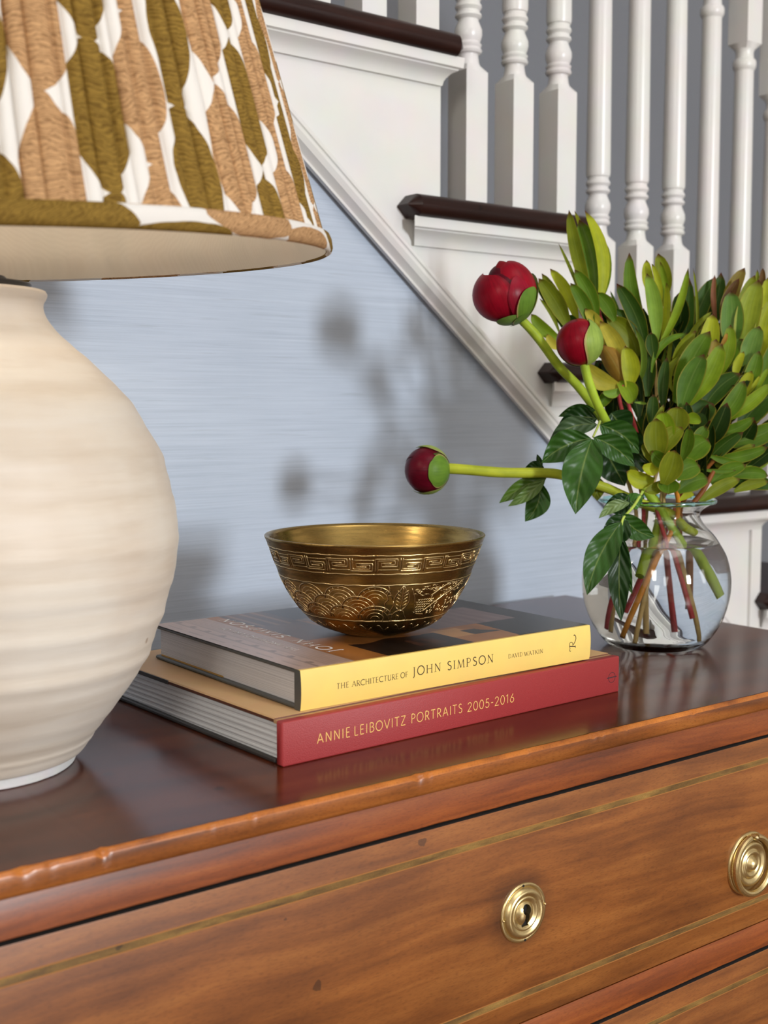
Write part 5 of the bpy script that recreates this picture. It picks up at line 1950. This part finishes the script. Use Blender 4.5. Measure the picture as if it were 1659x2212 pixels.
h = at(1550, 985, -1)
s = cut_stem('green leafy stem spreading low to the right over the vase rim', h, at(1466, 1300, 2), NECK + Vector((.024, -.010, .006)), (0.24, 0.085, 0.022), .0026)
heads(s, [
    (1566, 955, 1688, 915, 47, .4, .4, MG, dict(bend=-10, cup=.3)),
    (1550, 1004, 1631, 960, 32, -.2, -.2, OL, dict(bend=-6, cup=.3)),
    (1546, 990, 1659, 966, 28, -.8, -1.0, MG, dict(bend=-8, cup=.4)),
    (1536, 985, 1596, 1000, 16, -1.2, -1.0, MG, dict(bend=-3)),
    (1598, 1016, 1668, 984, 26, .4, .4, LG, dict(bend=-5)),
    (1588, 1030, 1660, 1028, 30, .2, .2, MG, dict(bend=8, cup=.3)),
    (1570, 1048, 1680, 1052, 34, .8, .8, DG, dict(bend=8)),
    (1540, 1042, 1612, 1004, 34, -1.0, -1.2, MG, dict(bend=7, cup=.3)),
    (1516, 1082, 1599, 1034, 29, -1.6, -1.2, OL, dict(bend=5, cup=.35)),
    (1520, 1014, 1590, 1016, 10, -1.4, -1.2, MG, dict(bend=-3)),
    (1590, 1060, 1660, 1040, 24, .4, .4, OL, dict(bend=4)),
])
stem(s, [at(1498, 1086, -1.6), at(1520, 1058, -1.5), at(1541, 1018, -1.2)], .0026, .0022, (0.20, 0.065, 0.018))
stem(s, [at(1494, 1000, -1.6), at(1525, 966, -1.4), at(1562, 950, -1.0)], .0022, .0018, (0.34, 0.16, 0.045))
filler(s, at(1550, 985, 2), at(1650, 970, 2), 15, .5, (.04, .06), 1.5, 29)



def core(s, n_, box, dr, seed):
    """leaves with shade put into their colour, along the stems in the middle of the bunch, all growing up and out of the neck"""
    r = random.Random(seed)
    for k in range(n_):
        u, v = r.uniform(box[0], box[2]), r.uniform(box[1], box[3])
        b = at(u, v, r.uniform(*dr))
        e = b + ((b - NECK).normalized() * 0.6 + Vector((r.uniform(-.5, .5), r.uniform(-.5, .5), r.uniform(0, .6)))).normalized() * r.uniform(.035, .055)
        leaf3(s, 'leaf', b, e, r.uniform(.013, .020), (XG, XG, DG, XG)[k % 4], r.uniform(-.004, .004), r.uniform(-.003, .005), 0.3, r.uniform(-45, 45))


BYL = {o['label'].split()[0] + o['label'].split()[1]: o for o in COL.objects if o.name.startswith('leucadendron_stem')}
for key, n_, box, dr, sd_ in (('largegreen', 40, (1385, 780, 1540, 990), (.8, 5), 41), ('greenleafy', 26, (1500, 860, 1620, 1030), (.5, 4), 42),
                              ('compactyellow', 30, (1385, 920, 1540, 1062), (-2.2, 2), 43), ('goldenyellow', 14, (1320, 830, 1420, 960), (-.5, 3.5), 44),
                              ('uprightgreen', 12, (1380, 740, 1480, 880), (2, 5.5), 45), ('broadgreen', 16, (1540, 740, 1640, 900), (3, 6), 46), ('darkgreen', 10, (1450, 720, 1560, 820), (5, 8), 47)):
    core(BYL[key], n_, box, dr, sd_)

# ------------------------------------------------------------------ peonies
def shell(parent, name, c, axis, ref, R, Ln, lon0, lon1, lat0, lat1, off, col, taper=0.75, tipcurl=0.0, mat='petal', base=0.5, nu=10, nv=12, notch=0.0):
    a = axis.normalized()
    r1 = (ref - a * ref.dot(a)).normalized()
    r2 = a.cross(r1)
    mid, hw = (lon0 + lon1) / 2, (lon1 - lon0) / 2

    def fn(u, v):
        x = (u - 0.5) * 2
        vv = v - notch * (1 - abs(x)) ** 3 * v * v - 0.10 * (abs(x) ** 3) * v * v
        lat = math.radians(lerp(lat0, lat1, vv))
        sh = base + (1 - base) * math.sin(min(1, v / 0.55) * PI / 2)
        if v > 0.55:
            sh *= 1 - taper * ((v - 0.55) / 0.45) ** 2.2
        lon = math.radians(mid + hw * x * sh)
        o_ = off + tipcurl * v ** 4
        return c + a * (Ln * math.sin(lat) * (1 + o_)) + (r1 * math.cos(lon) + r2 * math.sin(lon)) * (R * math.cos(lat) * (1 + o_))
    mb = MB()
    mb.grid(fn, nu, nv, flip=True)
    o = mb.build(name, M[mat], parent, sharp=0)
    o.color = (*col, 1)
    return o


CR, CD = (0.25, 0.003, 0.015), (0.075, 0.002, 0.010)
SG, SL = (0.12, 0.23, 0.03), (0.27, 0.38, 0.08)
PX = D0 / FPX


def px3(du, dv, dz=0.0):
    """direction from picture right / down / away"""
    return RIGHT * du - UP * dv + VIEW * dz


# upper, opening bud
s = thing('peony_stem', NECK, 'peony with the largest, opening crimson bud, highest at the left', 'flower stem', 'peony stems in the vase')
c = at(1091, 634, -7)
k = (D0 - .07) / FPX
ax = px3(-.34, -.94, -.15)
rf = -VIEW
Rr, Ll = 60 * k, 62 * k
shell(s, 'petal', c, ax, rf, Rr * .95, Ll * .92, -180, 180, -90, 70, -.06, CD, taper=0, base=1, nu=28, nv=14)
shell(s, 'petal', c + px3(18 * k, -8 * k), ax, rf, Rr * .80, Ll * .98, -75, 165, -70, 74, .04, CR, taper=.25, base=.95, nu=20, nv=14, notch=-.04)
shell(s, 'petal', c + px3(-10 * k, 2 * k), ax, rf, Rr * .96, Ll * .90, -165, 20, -84, 56, .06, CR, taper=.18, base=.9, nu=22, nv=14, notch=-.10)
shell(s, 'petal', c + px3(3 * k, 4 * k), ax, rf, Rr * .95, Ll * .9, -10, 95, -85, 34, .07, (0.25, 0.005, 0.022), taper=.35, base=.85, nu=14)
shell(s, 'petal', c + px3(2 * k, -4 * k), ax, rf, Rr * .66, Ll * .9, -70, 40, 30, 82, .08, (0.07, 0.003, 0.010), taper=.4, base=.9)
shell(s, 'petal', c + px3(8 * k, -6 * k), ax, rf, Rr * .55, Ll * .98, -40, 50, 30, 84, .10, (0.20, 0.005, 0.012), taper=.5, base=.9)
shell(s, 'sepal', c, ax, rf, Rr, Ll, 2, 86, -100, -4, .14, SG, taper=.35, base=.75, mat='sepal', nu=12)
shell(s, 'sepal', c, ax, rf, Rr, Ll, 62, 150, -100, 16, .16, (0.21, 0.31, 0.06), taper=.55, base=.8, mat='sepal', tipcurl=.10, nu=12)
shell(s, 'sepal', c, ax, rf, Rr, Ll, -80, 22, -104, -42, .12, (0.17, 0.29, 0.06), taper=.3, base=.9, mat='sepal', nu=12)
shell(s, 'sepal', c, ax, rf, Rr, Ll, -20, 70, -100, -50, .16, (0.10, 0.19, 0.03), taper=.4, base=.85, mat='sepal')
stem(s, [at(1120, 684, -7), at(1160, 727, -6), at(1208, 792, -5), at(1252, 838, -3.5), at(1300, 905, -2), at(1380, 1040, -1), NECK + Vector((.004, .0, 0)), at(1386, 1246, -2.6)], .0042, .0044, PGR)

# middle bud
s = thing('peony_stem', NECK, 'peony with a tight round crimson bud in the middle, green sepal at its right', 'flower stem', 'peony stems in the vase')
c = at(1251, 739, -7)
ax = px3(-.22, -.97, -.10)
Rr, Ll = 48 * k, 50 * k
shell(s, 'petal', c, ax, rf, Rr, Ll, -180, 180, -90, 90, 0, (0.20, 0.005, 0.018), taper=0, base=1, nu=30, nv=18)
shell(s, 'petal', c, ax, rf, Rr, Ll, -120, 95, -80, 58, .025, CR, taper=.35, base=.9, nu=18)
shell(s, 'petal', c, ax, rf, Rr, Ll, -10, 150, -30, 88, .018, (0.27, 0.010, 0.012), taper=.3, base=.9, nu=14)
shell(s, 'sepal', c, ax, rf, Rr, Ll, 0, 126, -86, 58, .085, (0.27, 0.39, 0.08), taper=.80, base=.72, mat='sepal', nu=14)
shell(s, 'sepal', c, ax, rf, Rr, Ll, -170, -92, -88, 20, .05, SL, taper=.7, base=.6, mat='sepal')
shell(s, 'sepal', c, ax, rf, Rr, Ll, -60, 40, -100, -78, .08, LG, taper=.2, base=.9, mat='sepal')
stem(s, [at(1262, 786, -7), at(1272, 826, -6.6), at(1290, 872, -6), at(1306, 905, -5), at(1360, 1010, -2.5), NECK + Vector((-.004, -.012, 0)), at(1496, 1216, -1.2), at(1532, 1284, -1)], .0040, .0044, (0.33, 0.47, 0.04))
PG, PD = (0.026, 0.085, 0.011), (0.012, 0.042, 0.008)
pk = dict(mat='peony_leaf', shape=shape_peony, nu=8, nv=18, wave=.35, vary=False)
stem(s, [at(1296, 910, -5.4), at(1290, 925, -6), at(1281, 944, -6.6)], .0013, .0010, (0.34, 0.42, 0.10), 'petiole', 7)
for q in [
    (1320, 892, 1358, 938, 66, -3.5, -3.5, PD, dict(cup=.2)),
    (1286, 886, 1206, 900, 26, -4.6, -4.0, PG, dict(bend=-6, cup=.3)),
    (1290, 905, 1208, 914, 44, -5.0, -4.4, PD, dict(bend=-8, cup=.3)),
    (1290, 917, 1185, 957, 42, -5.6, -5.0, (0.055, 0.10, 0.045), dict(bend=-14, cup=.35)),
    (1296, 918, 1381, 980, 56, -5.6, -5.0, PG, dict(bend=10, cup=.25)),
    (1330, 930, 1400, 1000, 60, -3.4, -3.4, PD, dict()),
    (1300, 960, 1350, 1050, 70, -3.4, -3.2, PD, dict()),
    (1282, 945, 1371, 1008, 50, -6.4, -5.8, PG, dict(bend=8, cup=.25)),
    (1277, 947, 1170, 1000, 62, -6.4, -6.0, PG, dict(bend=-10, cup=.25)),
    (1279, 948, 1243, 1111, 79, -6.8, -7.6, (0.030, 0.095, 0.012), dict(bend=-6, cup=.25, bulge=.004)),
]:
    leaf(s, 'leaflet', *q[:8], **{**pk, **q[8]})

# lower bud on a long level stem
s = thing('peony_stem', NECK, 'peony with a small crimson bud on a long stem reaching far left', 'flower stem', 'peony stems in the vase')
c = at(921, 1015, -5.5)
k = (D0 - .055) / FPX
ax = px3(-1, -.03, -.12)
rf = -VIEW
Rr, Ll = 49 * k, 47 * k
shell(s, 'petal', c, ax, rf, Rr, Ll, -180, 180, -90, 90, 0, (0.075, 0.003, 0.010), taper=0, base=1, nu=30, nv=18)
shell(s, 'petal', c, ax, rf, Rr, Ll, -100, 70, -70, 60, .03, (0.105, 0.003, 0.013), taper=.3, base=.95, nu=16)
shell(s, 'petal', c, ax, rf, Rr, Ll, 30, 200, -70, 64, .02, (0.085, 0.003, 0.012), taper=.3, base=.95, nu=16)
shell(s, 'sepal', c, ax, rf, Rr, Ll, -58, 48, -86, 4, .085, SG, taper=.5, base=.7, mat='sepal', nu=12)
shell(s, 'sepal', c, ax, rf, Rr, Ll, 52, 132, -86, 28, .10, (0.28, 0.38, 0.09), taper=.6, base=.6, mat='sepal', nu=12)
shell(s, 'sepal', c, ax, rf, Rr, Ll, -128, -58, -86, 34, .10, (0.26, 0.37, 0.08), taper=.7, base=.6, mat='sepal', nu=12)
shell(s, 'sepal', c, ax, rf, Rr, Ll, 20, 62, -86, -10, .05, (0.07, 0.08, 0.02), taper=.8, base=.6, mat='sepal')
stem(s, [at(966, 1012, -5.5), at(1000, 1014, -5.5), at(1090, 1021, -5), at(1185, 1022, -4.4), at(1228, 1030, -4), at(1310, 1054, -3), at(1372, 1082, -1.6), NECK + Vector((.006, -.012, .0)), at(1478, 1138, -1.6), at(1500, 1152, -1)], .0050, .0044, (0.37, 0.42, 0.035))
for q in [
    (1181, 1031, 1078, 1087, 34, -4.0, -3.4, (0.075, 0.15, 0.02), dict(bend=-6, cup=.3)),
    (1178, 1034, 1097, 1094, 26, -4.4, -4.0, (0.10, 0.17, 0.045), dict(bend=4, cup=.3)),
    (1166, 1040, 1134, 1127, 50, -3.8, -3.4, PG, dict(bend=12, cup=.25)),
    (1176, 1012, 1132, 1014, 26, -4.0, -4.0, PD, dict(bend=-4)),
    (1170, 1010, 1160, 981, 12, -4.6, -4.6, PD, dict()),
    (1290, 1030, 1290, 1082, 34, -2.6, -2.6, OL, dict(cup=.2)),
]:
    leaf(s, 'leaflet', *q[:8], **{**pk, **q[8]})
# hanging leaf in front of the glass
stem(s, [at(1388, 1062, -5.6), at(1371, 1090, -6.6), at(1358, 1106, -7.2), at(1345, 1122, -7.6), at(1341, 1150, -7.8)], .0015, .0010, (0.40, 0.52, 0.10), 'petiole', 7)
for q in [
    (1360, 1072, 1304, 1096, 46, -6.2, -6.4, PD, dict(bend=8, cup=.2)),
    (1350, 1080, 1390, 1072, 34, -6.2, -6.0, (0.05, 0.15, 0.025), dict(bend=-6)),
    (1360, 1086, 1293, 1120, 24, -6.8, -7.0, (0.15, 0.23, 0.09), dict(bend=-8, cup=.3)),
    (1350, 1114, 1298, 1165, 56, -7.4, -7.8, PD, dict(bend=10, cup=.25)),
    (1344, 1112, 1414, 1160, 44, -7.6, -7.4, PG, dict(bend=-9, cup=.3)),
    (1342, 1158, 1366, 1283, 34, -7.7, -7.8, PG, dict(bend=-8, cup=.2)),
    (1341, 1160, 1342, 1343, 44, -7.8, -8.0, PD, dict(bend=-4, cup=.25)),
    (1342, 1128, 1268, 1286, 60, -7.9, -8.6, PG, dict(bend=-10, cup=.25)),
]:
    leaf(s, 'leaflet', *q[:8], **{**pk, **q[8]})
